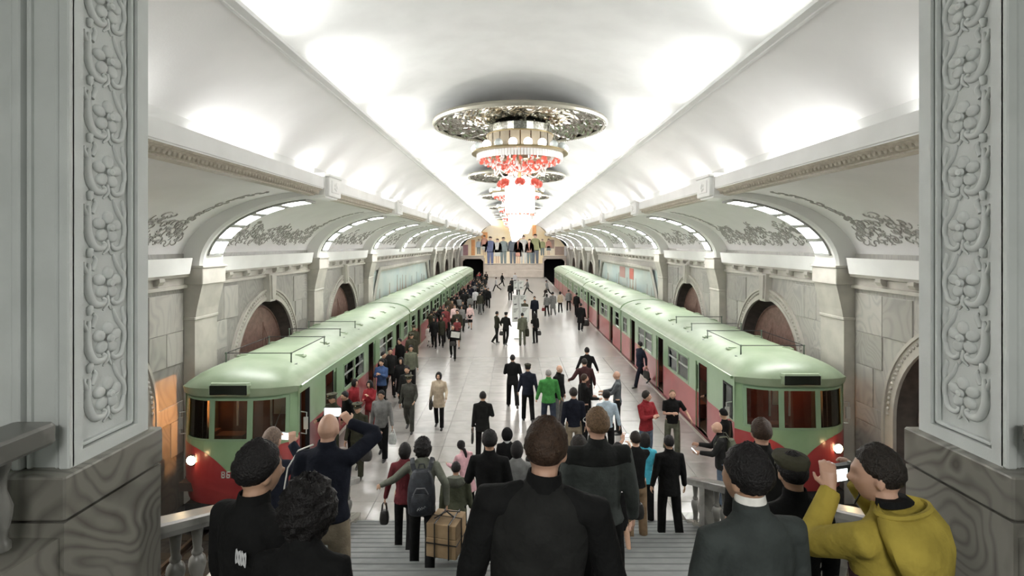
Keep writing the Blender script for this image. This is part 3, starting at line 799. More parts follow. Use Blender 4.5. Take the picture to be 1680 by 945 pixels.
# openings along a side, measured from the front end of the car: (start, end, kind)
HEAD_OPEN = [(.68,1.15,'cab'), (2.22,3.18,'door'), (3.8,5.92,'pair'), (6.45,7.4,'door'), (7.95,10.2,'pair'), (10.8,11.75,'door'), (12.35,13.3,'single')]
MID_OPEN = [(.5,1.5,'single'), (2.15,3.1,'door'), (3.7,5.95,'pair'), (6.5,7.45,'door'), (8.0,10.25,'pair'), (10.8,11.75,'door'), (12.3,13.25,'single')]
ZWIN = (1.10, 1.86); ZDOOR = (.04, 1.93)
def plan_y(u): return .50 * abs(u / W2) ** 3.6          # rounded nose in plan
def roof_half(n=12):
    """right to left over the roof: (x, z)"""
    return [(W2*1.02*math.cos(PI*i/n)*(1 if True else 1), ZG + (ZTOP-ZG)*(max(0, 1-abs(math.cos(PI*i/n))**2.6))**.62) for i in range(n + 1)]
def car(parent, y0, head, platform_side, opens, lit):
    """local frame of the train: nose at y=0, cars run to +Y; x across"""
    g = G()
    ys, ye = y0 + (.50 if head else .12), y0 + CARL - .12
    marks = sorted({ys, ye} | {y0 + a for a, b, k in opens} | {y0 + b for a, b, k in opens})
    zz = [ZB, ZDOOR[0], ZBELT, ZWIN[0], ZWIN[1], ZDOOR[1], ZG + .02]
    for sx in (-1, 1):
        x = sx * W2
        for i in range(len(marks) - 1):
            a, b = marks[i], marks[i+1]
            k = next((kk for (p, q, kk) in opens if abs(y0 + p - a) < 1e-6), None)
            for j in range(len(zz) - 1):
                z0, z1 = zz[j], zz[j+1]
                if k in ('door', 'cabdoor') and ZDOOR[0] - 1e-6 <= z0 and z1 <= ZDOOR[1] + 1e-6: continue
                if k in ('pair', 'single', 'cab') and ZWIN[0] - 1e-6 <= z0 and z1 <= ZWIN[1] + 1e-6: continue
                m = 2 if z1 <= ZDOOR[0] + 1e-6 else (1 if z1 <= ZBELT + 1e-6 else 0)
                g.add([(x,a,z0),(x,b,z0),(x,b,z1),(x,a,z1)], [(0,1,2,3)], m)
                xi = x - sx*.07
                g.add([(xi,a,z0),(xi,b,z0),(xi,b,z1),(xi,a,z1)], [(3,2,1,0)], 3)
            # reveals of the openings
            if k:
                z0, z1 = (ZDOOR if k in ('door', 'cabdoor') else ZWIN)
                xi = x - sx*.07
                g.add([(x,a,z0),(x,b,z0),(x,b,z1),(x,a,z1),(xi,a,z0),(xi,b,z0),(xi,b,z1),(xi,a,z1)],
                      [(0,1,5,4),(1,2,6,5),(2,3,7,6),(3,0,4,7)], 0)
    # ends (rear, and front of trailers), floor, ceiling lining
    def end(y, m):
        pts = [(W2, ZB), (W2, ZG)] + roof_half()[1:-1] + [(-W2, ZG), (-W2, ZB)]
        g.add([(a, y, b) for a, b in pts], [tuple(range(len(pts)))], m)
    end(ye, 0)
    if not head: end(ys, 0)
    body = obj('car_body', g, [GREEN, REDP, REDK, CABIN], parent)
    g = G(); g.box(-W2+.02, W2-.02, ys - (.3 if head else 0), ye, ZB - .05, .02); obj('car_floor', g, CABFL, body)
    g = G(); g.box(-W2+.06, W2-.06, ys + .1, ye - .05, 2.08, 2.12); obj('ceiling_lining', g, CABIN, body)
    for sx in (-1, 1):
        for a, b, k in opens:
            if k == 'pair':
                x = sorted((sx*(W2-.1), sx*(W2-.55))); x2 = sorted((sx*(W2-.1), sx*(W2-.2)))
                g = G(); g.loft([[(sx*(W2-.1), yy, .05), (sx*(W2-.55), yy, .05), (sx*(W2-.55), yy, .48), (sx*(W2-.2), yy, .46), (sx*(W2-.17), yy, .95), (sx*(W2-.1), yy, .95)] for yy in (y0+a, y0+b)])
                obj('bench_seat', g, SEATR, body)
    # roof
    rg = G()
    n = 16
    prof = roof_half(n)
    if head:
        yl = [0, .04, .10, .2, .34, .52, .75, 1.05]
        rings = []
        for d in yl:
            gq = math.sqrt(max(0.0, 1 - (1 - min(1, d/1.05))**2))
            ring = []
            for i, (x, z) in enumerate(prof):
                ring.append((x, y0 - .07 + plan_y(x*.98)*(1 - d/1.05) + d*1.0, ZG - .02 + (z - ZG + .02)*max(gq, .14) + .05*(1-gq)))
            rings.append(ring)
        rings.append([(x, ye, z) for x, z in prof])
        lip = [(x*.985, y0 - .03 + plan_y(x*.97), ZG - .10) for x, z in prof]
        rg.loft([lip] + rings, cap=False, closed=False)
    else:
        rg.sweep(prof, [ys, ye])
    obj('roof', rg, ROOFG, body, True, angle=50)
    # gutter along both eaves
    g = G()
    for sx in (-1, 1):
        g.sweep([(sx*W2, ZG-.06), (sx*(W2+.05), ZG-.05), (sx*(W2+.05), ZG), (sx*W2*1.0, ZG+.02)], [ys + .1, ye], closed=True)
    obj('gutter', g, GREEN, body)
    g = G()
    for sx in (-1, 1): g.box(min(sx*W2, sx*(W2+.012)), max(sx*W2, sx*(W2+.012)), ys, ye, ZB-.02, .03)
    g.box(-W2+.1, W2-.1, ys, ye, -.9, ZB); obj('underframe', g, [REDK], body)
    # doors and windows
    for sx in (-1, 1):
        for (a, b, k) in opens:
            if sx != platform_side and k != 'cab': 
                pass
            x = sx * W2
            if k == 'cabdoor':
                g = G()
                for e in (a, b): g.box(min(x, x-sx*.09), max(x, x+sx*.012), y0+e-.02, y0+e+.02, ZDOOR[0], ZDOOR[1])
                obj('door_frame', g, RUBBER, body)
            elif k == 'door':
                opn = .30 if (sx == platform_side and lit) else 0.0
                half = (b - a) / 2
                for hnd in (0, 1):
                    g = G()
                    c0 = y0 + a + hnd*half + (-opn if hnd == 0 else opn); c1 = c0 + half
                    c0, c1 = max(c0, y0 + a - .28), min(c1, y0 + b + .28)
                    xi0, xi1 = sorted((x - sx*.035, x - sx*.06))
                    w0, w1 = c0 + .08, c1 - .08
                    g.box(xi0, xi1, c0, c1, ZDOOR[0], ZBELT, 1)
                    g.box(xi0, xi1, c0, c1, ZBELT, 1.12, 0); g.box(xi0, xi1, c0, c1, 1.82, ZDOOR[1], 0)
                    g.box(xi0, xi1, c0, w0, 1.12, 1.82, 0); g.box(xi0, xi1, w1, c1, 1.12, 1.82, 0)
                    e0, e1 = (c1-.02, c1+.005) if hnd == 0 else (c0-.005, c0+.02)
                    g.box(xi0-.004, xi1+.004, e0, e1, ZDOOR[0], ZDOOR[1], 2)
                    g.box((xi0+xi1)/2-.004, (xi0+xi1)/2+.004, w0, w1, 1.12, 1.82, 3)
                    obj('door_leaf', g, [GREEN, REDP, RUBBER, GLASS], body)
                g = G(); g.box(min(x, x-sx*.1), max(x, x+sx*.02) if sx > 0 else max(x, x-sx*.1), y0+a, y0+b, ZDOOR[0]-.03, ZDOOR[0])
                obj('door_sill', g, STEEL, body)
            else:
                g = G(); xo = x + sx*.012; x0_, x1_ = sorted((x - sx*.03, xo))
                A, B = y0 + a, y0 + b; Z0, Z1 = ZWIN
                t = .035
                g.box(x0_, x1_, A-.02, A+t, Z0-.02, Z1+.02); g.box(x0_, x1_, B-t, B+.02, Z0-.02, Z1+.02)
                g.box(x0_, x1_, A, B, Z0-.02, Z0+t); g.box(x0_, x1_, A, B, Z1-t, Z1+.02)
                if k == 'pair':
                    c = (A+B)/2; g.box(x0_, x1_, c-.05, c+.05, Z0, Z1)
                obj('window_frame', g, GREEN if k != 'cab' else RUBBER, body)
                if k in ('pair', 'single'):
                    g = G()
                    for p, q in (((A, (A+B)/2), ((A+B)/2, B)) if k == 'pair' else ((A, B),)):
                        zc = Z0 + (Z1-Z0)*.58
                        x2, x3 = sorted((x - sx*.035, x - sx*.005))
                        g.box(x2, x3, p+.05, q-.05, zc-.022, zc+.022)
                        g.box(x2, x3, p+.04, p+.065, Z0, Z1); g.box(x2, x3, q-.065, q-.04, Z0, Z1)
                    obj('sash_bar', g, STEEL, body)
                g = G(); g.box(x - sx*.022 - .003, x - sx*.022 + .003, A, B, Z0, Z1)
                obj('window_pane', g, GLASS, body)
    # roof ventilators
    vg = G(); vg.bbox(-.16, .16, -.09, .09, 0, .05, .02); vg.bbox(-.10, .10, -.05, .05, .05, .075, .015)
    vme = mesh_of('roof_vent', vg, ROOFG)
    for k in range(7):
        for sx in (-1, 1):
            put('roof_vent', vme, body, (sx*.72, y0 + 2.0 + 1.75*k, ZG + .355))
    if head:
        # insulator posts and the wire run over the front of the roof
        pg = G(); pg.lathe([(.15,0),(.15,.025),(.05,.035),(.02,.05),(.016,.26),(.028,.27),(.028,.30),(.01,.31)], 10)
        pme = mesh_of('roof_post', pg, mat('post_metal', (.10,.13,.10), rough=.5))
        spots = [(sx*.80, y0 + yy) for yy in (1.3, 3.6, 5.0, 6.6) for sx in (-1, 1)]
        for (x, y) in spots: put('roof_post', pme, body, (x, y, ZG + .315))
        zw = ZG + .60
        for p, q in [(spots[2*i], spots[2*i+1]) for i in range(4)] + [(spots[0], spots[2]), (spots[1], spots[3])]:
            g = G(); g.tube([p + (zw,), q + (zw,)], .011, 5); obj('roof_wire', g, UNDER, body)
    return body
def nose(parent, cabcol, numbered):
    """front wall: a curved grid with openings, lower red field with a dipped green apron"""
    body = None
    us = [-1.3,-1.285,-1.25,-1.19,-1.13,-.98,-.80,-.62,-.45,-.39,-.2,0,.2,.39,.45,.62,.80,.98,1.13,1.19,1.25,1.285,1.3]
    wins = [(-1.13,-.45), (-.39,.39), (.45,1.13)]
    zs = [-.42,-.2,0,.2,.35,.5,.65,.8,.92,1.06,1.45,1.94,2.0,2.06]
    g = G()
    def inwin(u0, u1, z0, z1): return any(a - 1e-6 <= u0 and u1 <= b + 1e-6 for a, b in wins) and z0 >= 1.06 - 1e-6 and z1 <= 1.94 + 1e-6
    def P(u, z):
        y = plan_y(u) + .02*(max(0, 1.0 - z))*0
        if z > 1.06: y += .05*(z - 1.06)
        if z < .3: y += .10*((.3 - z)/.7)**2
        return (u, y, z)
    for i in range(len(us)-1):
        for j in range(len(zs)-1):
            u0, u1, z0, z1 = us[i], us[i+1], zs[j], zs[j+1]
            if inwin(u0, u1, z0, z1): continue
            uc, zc = abs(u0+u1)/2, (z0+z1)/2
            g.add([P(u0,z0),P(u1,z0),P(u1,z1),P(u0,z1)], [(0,1,2,3)], 0)
    front = obj('nose_panel', g, [GREEN], parent, True, angle=60)
    # red lower field: high at the corners, dipping to the middle
    g = G()
    N_ = 40
    for i in range(N_):
        u0, u1 = -1.3 + 2.6*i/N_, -1.3 + 2.6*(i+1)/N_
        def top(u):
            q = abs(u)/1.3
            return .36 + .55*(1 - (1 - min(1, max(0, (q - .06)/.94)))**2.6)
        for k in range(6):
            a0, a1 = -.42 + (top(u0)+.42)*k/6, -.42 + (top(u0)+.42)*(k+1)/6
            b0, b1 = -.42 + (top(u1)+.42)*k/6, -.42 + (top(u1)+.42)*(k+1)/6
            q = [P(u0,a0),P(u1,b0),P(u1,b1),P(u0,a1)]
            g.add([(x*1.002, y - .006, z) for x, y, z in q], [(0,1,2,3)], 0)
    obj('red_apron', g, [REDP], front, True)
    # window frames, panes, cab behind them
    for a, b in wins:
        fr = G(); pa = G()
        for (u0, u1, z0, z1) in ((a-.03,a+.03,1.03,1.97),(b-.03,b+.03,1.03,1.97)):
            fr.loft([[P(u0,z0),P(u1,z0),(u1,P(u1,z0)[1]-.02,z0),(u0,P(u0,z0)[1]-.02,z0)], [P(u0,z1),P(u1,z1),(u1,P(u1,z1)[1]-.02,z1),(u0,P(u0,z1)[1]-.02,z1)]])
        for z0, z1 in ((1.03,1.08),(1.92,1.97)):
            for i in range(6):
                u0 = a + (b-a)*i/6; u1 = a + (b-a)*(i+1)/6
                p0, p1, p2, p3 = P(u0,z0), P(u1,z0), P(u1,z1), P(u0,z1)
                fr.add([p0,p1,p2,p3] + [(x, y-.02, z) for x, y, z in (p0,p1,p2,p3)], [(4,5,6,7),(0,1,5,4),(2,3,7,6)])
        for i in range(6):
            u0 = a + (b-a)*i/6; u1 = a + (b-a)*(i+1)/6
            q = [P(u0,1.06),P(u1,1.06),P(u1,1.94),P(u0,1.94)]
            pa.add([(x, y+.02, z) for x, y, z in q], [(0,1,2,3)])
            pa.add([(x, y+.026, z) for x, y, z in q], [(3,2,1,0)])
        obj('windscreen_frame', fr, mat('windscreen_trim', (.20,.30,.19), rough=.4), front)
        obj('windscreen_pane', pa, GLASS, front)
    g = G()
    g.box(-1.22, 1.22, 1.72, 1.78, 0, 2.06); g.box(-1.2, -.7, .55, .9, 0, 1.02); g.box(-.62, .0, .5, .8, 0, .98)
    obj('cab_partition', g, [cabcol], front)
    g = G()
    for x in (-.75, .1, .62): g.box(x, x+.05, 1.70, 1.72, .8, 1.8)
    g.tube([(.75,.25,.95),(1.0,.35,1.7)], .012, 5); g.box(.2,.5,1.69,1.72,1.1,1.75)
    obj('cab_fitting', g, STEEL, front)
    # destination box, headlamps, grab rail, mirror
    g = G(); g.bbox(-.46, .46, -.10, .25, 2.05, 2.33, .05); obj('destination_box', g, ROOFG, front)
    g = G(); g.bbox(-.41, .41, -.112, -.09, 2.085, 2.295, .01); obj('destination_glass', g, SIGNB, front)
    for sx in (-1, 1):
        u = sx*.93; y = plan_y(u)
        g = G()
        g.tube([(u, y+.05, .57), (u, y-.05, .57), (u, y-.06, .57)], [.13,.13,.11], 16); obj('headlamp_ring', g, CHROME, front, True)
        g = G(); g.tube([(u, y-.062, .57), (u, y-.075, .57)], [.10,.07], 16); obj('headlamp_lens', g, LAMPW, front, True)
        g = G()
        xo = sx*1.30
        g.tube([(xo, .62, 1.0), (xo+sx*.16, .56, 1.0), (xo+sx*.17, .56, 1.5), (xo, .62, 1.5)], .014, 6)
        g.obox((xo+sx*.15, .56, 1.25), (.05,0,0), (0,.012,0), (0,0,.14)); obj('wing_mirror', g, STEEL, front)
        # coupling, buffer plate
    g = G(); g.box(-1.1, 1.1, .15, .6, -1.0, -.42); g.box(-.15, .15, -.25, .2, -.75, -.5); g.tube([(.5,.1,-.6),(.5,-.1,-.9)], .03, 6)
    obj('coupling_gear', g, UNDER, front)
    if numbered:
        # the visible digits of the fleet number, as flat raised strokes
        def digit(ch, x0, z0, h):
            g = G(); w = h*.55; t = h*.16
            SEG = {'8': 'abcdefg', '6': 'acdefg'}[ch]
            S = {'a': (0,w,h-t,h), 'b': (w-t,w,h/2,h), 'c': (w-t,w,0,h/2), 'd': (0,w,0,t), 'e': (0,t,0,h/2), 'f': (0,t,h/2,h), 'g': (0,w,h/2-t/2,h/2+t/2)}
            for sg in SEG:
                a, b, c, d = S[sg]; y = plan_y(x0) - .016
                g.box(x0+a, x0+b, y, y+.012, z0+c, z0+d)
            return g
        obj('number_digit', digit('8', -.20, .22, .15), NUMW, front); obj('number_digit', digit('6', -.09, .22, .15), NUMW, front)
    return front
def train(s, yfront, label, cabcol, numbered, lampw):
    t = empty('train', (s*6.42, yfront, -.06 if s < 0 else .05))
    tag(t, label, 'train', 'metro trains at the platform')
    for k in range(4):
        car(t, CARL*k, k == 0, -s, ([(.62, 1.15, 'cabdoor' if s < 0 else 'cab')] + HEAD_OPEN[1:]) if k == 0 else MID_OPEN, k < 2)
        if k:
            g = G(); g.box(-.95, .95, CARL*k-.13, CARL*k+.13, -.1, 2.15); obj('gangway_bellows', g, UNDER, t)
    nose(t, cabcol, numbered)
    # lamps the train carries: warm cab lamp, saloon lamps, headlamp beams
    def lamp(x, y, z, w, col, rad_=.06):
        d = bpy.data.lights.new('train_lamp', 'POINT'); d.energy = w; d.color = col; d.shadow_soft_size = rad_
        o = bpy.data.objects.new('train_lamp', d); o.location = (x, y, z); COL.objects.link(o); o.parent = t
    lamp(s*.55, .95, 1.7, lampw, (1.0, .36, .10))
    d = bpy.data.lights.new('cab_spot', 'SPOT'); d.energy = 90 if s < 0 else 12; d.color = (1.0, .42, .12); d.spot_size = rad(80); d.spot_blend = .3; d.shadow_soft_size = .03
    o = bpy.data.objects.new('cab_spot', d); o.location = (s*.50, .93, 1.62); COL.objects.link(o); o.parent = t
    o.rotation_euler = Vector((s*1.0, 0, -.22)).to_track_quat('-Z', 'Y').to_euler()
    for k, y in enumerate((4.5, 9.5, 16, 22)): lamp(0, y, 1.95, 12, (1.0, .62, .38))
    for sx in (-1, 1): lamp(sx*.93, -.35, .57, 1.6, (1.0, .62, .3), .05)
    return t
TRAIN_L = train(-1, 11.75, 'green and red metro train at the left platform edge, number on its nose', mat('cab_brown_panel', (.13,.05,.025), (.09,.03,.018), rough=.5, scale=3), True, 4.0)
TRAIN_R = train(1, 12.15, 'green and red metro train at the right platform edge, dark red cab', CABR, False, 3.0)

# ================================================================== CHANDELIERS
MIRROR = mat('mirror_mosaic', (.36,.35,.30), (.58,.57,.52), rough=.16, metal=1.0, scale=26, mode='voronoi')
RIMM = mat('disc_rim', (.42,.40,.33), rough=.35, metal=.7)
BULB = mat('globe_lamp', (1,1,1), rough=.3, emit=(1.0,.98,.95), estr=4.5)
BULB2 = mat('globe_lamp_unlit', (.75,.8,.78), rough=.12, spec=.8)
CRYS = mat('lit_crystal', (1,1,1), rough=.2, emit=(1.0,.98,.95), estr=3.2)
CRYSW = mat('white_crystal', (.9,.9,.88), rough=.15, emit=(1,.96,.9), estr=.12)
CRED = mat('red_crystal', (.62,.12,.08), rough=.25, emit=(1,.2,.14), estr=.25)
CREDK = mat('dark_red_crystal', (.42,.12,.09), rough=.25, emit=(1,.2,.12), estr=.12)
DRUM = mat('drum_panel', (.36,.30,.21), rough=.5)
BRASS = mat('chandelier_brass', (.45,.36,.2), rough=.35, metal=.8)
CHAND_W = 125.0
def chandelier_meshes():
    rr = random.Random(3)
    L_ = []
    n, R = 120, 2.62
    # disc of mirror facets, slightly dished, petalled in radial waves
    g = G()
    rads = [.55 + (R-.08-.55)*i/26 for i in range(27)]
    V = []
    for i, r in enumerate(rads):
        q = r/R
        for j in range(n):
            a = 2*PI*j/n
            z = .10*(1-q*q) + .055*q*math.cos(a*20) + rr.uniform(-.02,.02)
            V.append((r*math.cos(a), r*math.sin(a), z))
    F = [(i*n+j, i*n+(j+1)%n, (i+1)*n+(j+1)%n, (i+1)*n+j) for i in range(26) for j in range(n)]
    g.add(V, F)
    L_.append(('mirror_disc', g, MIRROR, False))
    g = G()
    g.lathe([(R-.10,.0),(R-.06,-.05),(R,-.04),(R+.03,.03),(R,.10),(R-.08,.14),(1.6,.26),(.5,.3),(.5,.2)], 72)
    L_.append(('disc_rim', g, RIMM, True))
    g = G()
    for j in range(180):
        a = 2*PI*j/180; g.ball(((R-.03)*math.cos(a), (R-.03)*math.sin(a), -.045), .022, 5, 3)
    L_.append(('rim_bead', g, MIRROR, 'stuff'))
    g = G()
    g.lathe([(.5,.2),(.85,.06),(.98,-.04),(.95,-.30)], 32)
    L_.append(('disc_boss', g, MIRROR, False))
    # drum with panels
    g = G()
    for j in range(20):
        a0, a1 = 2*PI*(j+.06)/20, 2*PI*(j+.94)/20
        g.add([(1.0*math.cos(a), 1.0*math.sin(a), z) for z in (-.80,-.30) for a in (a0, a1)], [(0,1,3,2)])
        g.add([(.97*math.cos(a), .97*math.sin(a), z) for z in (-.80,-.30) for a in (a0, a1)], [(2,3,1,0)])
    L_.append(('drum_panel', g, DRUM, 'stuff'))
    g = G()
    g.lathe([(1.0,-.26),(1.03,-.28),(1.03,-.31),(.98,-.31)], 40); g.lathe([(.98,-.80),(1.45,-.80),(1.47,-.86),(1.30,-.88),(.9,-.86)], 40)
    L_.append(('drum_ring', g, BRASS, True))
    # crystal band, red skirt, swags
    g = G()
    for j in range(90):
        a = 2*PI*j/90; g.obox((1.30*math.cos(a), 1.30*math.sin(a), -.97), (.02*math.cos(a), .02*math.sin(a), 0), (-.036*math.sin(a), .036*math.cos(a), 0), (0,0,.10))
    L_.append(('crystal_band', g, CRYSW, 'stuff'))
    g, gd, gw = G(), G(), G()
    for j in range(620):
        q = rr.random()**.8; a = rr.uniform(0, 2*PI); r = 1.28 - q*1.03; z = -1.06 - .36*q**1.3 + rr.uniform(-.05,.05)
        w = rr.random()
        (gw if w < .28 else (gd if (w < .62 and q > .45) else g)).ball((r*math.cos(a), r*math.sin(a), z), rr.uniform(.028,.05), 5, 3, (1,1,1.4))
    for j in range(10):                          # glass bead swags
        a0, a1 = 2*PI*j/10, 2*PI*(j+1)/10
        for i in range(13):
            a = a0 + (a1-a0)*i/12; dz = -.16*math.sin(PI*i/12)
            gw.ball((.78*math.cos(a), .78*math.sin(a), -1.30+dz), .026, 5, 3)
    L_ += [('red_crystal', g, CRED, 'stuff'), ('dark_red_crystal', gd, CREDK, 'stuff'), ('clear_crystal', gw, CRYSW, 'stuff')]
    # hanging column of lit rods, two tiers, with red flowers at the top and beads between
    g = G()
    for j in range(22):
        a = 2*PI*j/22; g.tube([(.40*math.cos(a), .40*math.sin(a), -1.62), (.40*math.cos(a), .40*math.sin(a), -2.62)], .052, 6)
    L_.append(('upper_glass_rods', g, CRYS, 'stuff'))
    g = G()
    for j in range(18):
        a = 2*PI*j/18; g.tube([(.30*math.cos(a), .30*math.sin(a), -2.74), (.30*math.cos(a), .30*math.sin(a), -3.05), (.24*math.cos(a), .24*math.sin(a), -3.26)], [.045,.045,.02], 6)
    L_.append(('lower_glass_rods', g, CRYS, 'stuff'))
    g = G()
    for j in range(20):
        a = 2*PI*j/20; g.ball((.40*math.cos(a), .40*math.sin(a), -2.68), .035, 5, 4)
    L_.append(('red_bead_ring', g, CRED, 'stuff'))
    g = G(); g.tube([(0,0,.4),(0,0,-2.7)], .05, 8); L_.append(('stem', g, BRASS, True))
    return L_
CH = [(nm, mesh_of(nm, g, m, sm is True, 40 if sm is True else None), sm == 'stuff') for nm, g, m, sm in chandelier_meshes()]
gl = G(); gl.ball((0,0,0), .125, 14, 8); glm = mesh_of('globe_lamp', gl, BULB, True); glm2 = mesh_of('globe_lamp', gl, BULB2, True)
fg = G()
for k in range(8):
    a = 2*PI*k/8; fg.ball((.09*math.cos(a), .09*math.sin(a), .03*math.sin(k*2.5)), .075, 6, 4, (1,1,1.3))
fg.ball((0,0,0), .10, 8, 5)
flm = mesh_of('glass_flower', fg, mat('flower_glass', (.5,.07,.045), rough=.3, emit=(1,.15,.1), estr=.15), True)
names = ['nearest to the stair, its mirrored disc widest', 'second from the stair, behind the lit glass column', 'third along the vault, partly hidden behind the second', 'fourth along the vault, small and far', 'fifth along the vault, very small', 'last one, close before the mural']
for i, y in enumerate((16.2, 28.6, 40.8, 53.0, 65.2, 77.4)):
    c = empty('chandelier', (.05, y, 8.93))
    tag(c, 'crystal chandelier under a mirror disc, ' + names[i], 'chandelier', 'chandeliers along the middle vault')
    for nm, me, st in CH: put(nm, me, c, kind='stuff' if st else None)
    for j in range(20):
        a = 2*PI*(j+.5)/20
        put('globe_lamp', glm2 if j in (13, 17, 18, 11) else glm, c, (1.36*math.cos(a), 1.36*math.sin(a), -.72))
    for j in range(7):
        a = 2*PI*(j+.25)/7
        put('glass_flower', flm, c, (.56*math.cos(a), .56*math.sin(a), -1.74))
    spots = [(0, 0, -3.6, CHAND_W)]
    for lx, ly, lz, w in spots:
        d = bpy.data.lights.new('chandelier_glow', 'POINT'); d.energy = w; d.color = (1,.975,.94); d.shadow_soft_size = .2
        o = bpy.data.objects.new('chandelier_glow', d); o.location = (lx, ly, lz); COL.objects.link(o); o.parent = c
# ================================================================== PEOPLE
# One builder: a posed skeleton gives body, clothes, hair and shoes; voxel remeshing joins limbs and trunk into continuous surfaces.
PENDING = []
def later(name, g, m, parent, voxel, smooth=2, shade=True):
    me = bpy.data.meshes.new(name); me.from_pydata(g.v, [], g.f); me.materials.append(m)
    o = put(name, me, parent)
    r = o.modifiers.new('join', 'REMESH'); r.mode = 'VOXEL'; r.voxel_size = voxel; r.use_smooth_shade = True
    if smooth:
        q = o.modifiers.new('soft', 'SMOOTH'); q.factor = .5; q.iterations = smooth
    PENDING.append(o)
    return o
def finish_pending():
    bpy.context.view_layer.update()
    dg = bpy.context.evaluated_depsgraph_get()
    out = []
    for o in PENDING:
        out.append(bpy.data.meshes.new_from_object(o.evaluated_get(dg)))
    for o, me in zip(PENDING, out):
        mm = o.data.materials[0]
        o.modifiers.clear(); old = o.data; o.data = me; me.name = old.name
        if not len(me.materials): me.materials.append(mm)
        me.polygons.foreach_set('use_smooth', [True] * len(me.polygons))
        bpy.data.meshes.remove(old)
    PENDING.clear()

SKIN = {'light': mat('skin_light', (.46,.27,.19), (.50,.30,.21), rough=.5, scale=14), 'asian': mat('skin_tan', (.42,.25,.16), (.46,.28,.19), rough=.5, scale=14), 'dark': mat('skin_weathered', (.30,.17,.11), (.34,.20,.13), rough=.5, scale=14)}
HAIR = {n: mat('hair_' + n, c, tuple(v*1.8 for v in c), rough=.55, scale=60, bump=.5, bscale=120, spec=.25) for n, c in
        {'black': (.006,.005,.005), 'brown': (.028,.016,.010), 'dark': (.012,.009,.007), 'fair': (.10,.062,.034), 'grey': (.18,.17,.16), 'stubble': (.12,.085,.065)}.items()}
EYEW = mat('eye_dark', (.01,.008,.007), rough=.2)
LIPM = mat('lip_tone', (.34,.13,.11), rough=.5)
def cloth(name, c, rough=.85):
    return mat('cloth_' + name, c, tuple(v*1.4 + .001 for v in c), rough=rough, scale=9, detail=5, bump=.7, bscale=14, spec=.12)
SHOEB = mat('shoe_black', (.008,.008,.008), rough=.35)
SHOEG = mat('shoe_grey', (.16,.14,.12), rough=.6)

def dirv(sw, side=0, ab=0):
    """limb direction hanging down, swung forward by sw and out by ab (degrees)"""
    a, b = rad(sw), rad(ab)
    v = Vector((side*math.sin(b), math.sin(a)*math.cos(b), -math.cos(a)*math.cos(b)))
    return v.normalized()
def frame_of(d):
    d = d.normalized(); a = Vector((1,0,0)) - d * d.x
    if a.length < .1: a = Vector((0,1,0)) - d * d.y
    a.normalize(); return a, d.cross(a)
def rot_head(p, yaw, pitch, roll=0):
    m = Matrix.Rotation(rad(-yaw), 3, 'Z') @ Matrix.Rotation(rad(-pitch), 3, 'X') @ Matrix.Rotation(rad(roll), 3, 'Y')
    return m @ Vector(p)
def sm(a, b, x):
    t = max(0.0, min(1.0, (x - a)/(b - a))); return t*t*(3 - 2*t)
def head_r(th, ph, face=1.0):
    """point of the head surface for polar angle th (0 = crown) and azimuth ph (0 = face), unit: metres at height 1.75"""
    z = math.cos(th); q = math.sin(th)
    x = .078*q*math.sin(ph); y = .098*q*math.cos(ph); zz = .118*z
    low = sm(.0, -1.0, z) if False else max(0.0, -z)
    front = max(0.0, math.cos(ph))
    x *= 1 - .34*low**1.3                              # jaw narrows
    if math.cos(ph) < 0: y *= 1 - .30*low**1.2         # nape tucks in
    else: y *= .93 + .07*low - .10*max(0, z)**2
    if z > 0 and math.cos(ph) < 0: y *= 1.05
    x *= 1 - .05*front
    dph = ph if ph < PI else ph - 2*PI
    def gs(p0, z0, sp, sz): return math.exp(-((dph-p0)/sp)**2 - ((z-z0)/sz)**2)
    y += face*(.026*gs(0, -.22, .17, .13) + .012*gs(0, -.05, .12, .16) + .007*gs(0, .22, .6, .10)
               - .010*(gs(.42, .02, .2, .1) + gs(-.42, .02, .2, .1)) + .006*gs(0, -.55, .25, .07) - .005*gs(0, -.62, .3, .03) + .010*gs(0, -.86, .4, .12)
               + .006*(gs(.75, -.2, .3, .15) + gs(-.75, -.2, .3, .15)))
    return x, y, zz
def hair_t(style, th, ph):
    """hair thickness above the scalp, negative where there is none"""
    z = math.cos(th); c = math.cos(ph)
    dph = abs(ph if ph < PI else ph - 2*PI)
    back = sm(1.15, 2.0, dph)                          # 0 at the face, 1 at the back
    line = .50*(1 - sm(.5, 1.2, dph)) + .12*sm(.5, 1.2, dph)*(1 - back) + (-.42)*back
    if style == 'bob': line = .50*(1 - sm(.5, .95, dph)) + (-.80)*sm(.5, .95, dph)
    if style == 'long': line = .52*(1 - sm(.45, .85, dph)) + (-1.2)*sm(.45, .85, dph)
    if style == 'curly': line = .48*(1 - sm(.5, 1.0, dph)) + (-.75)*sm(.5, 1.0, dph)
    if style == 'receding': line = .30 + .45*(1 - sm(.4, 1.5, dph)) - .75*back
    if style == 'beanie': line = .30 - .35*back
    if style == 'hood': line = .8*(1 - sm(.4, .8, dph)) - 1.4*sm(.4, .8, dph)
    t = {'short': .016, 'full': .026, 'buzz': .006, 'long': .024, 'bob': .020, 'curly': .042, 'receding': .007, 'beanie': .014, 'hood': .045}[style]
    if style in ('short', 'full'): t *= .55 + .65*max(0, z + .25)
    if style == 'hood': t *= 1.0
    e = sm(line - .08, line + (.20 if style in ('short', 'full', 'bob', 'long') else .09), z)
    if style in ('short', 'full'): t *= (1 - .45*max(0, c))*(.35 + .65*sm(-.45, .25, z))
    return t*e - .012*(1 - e)
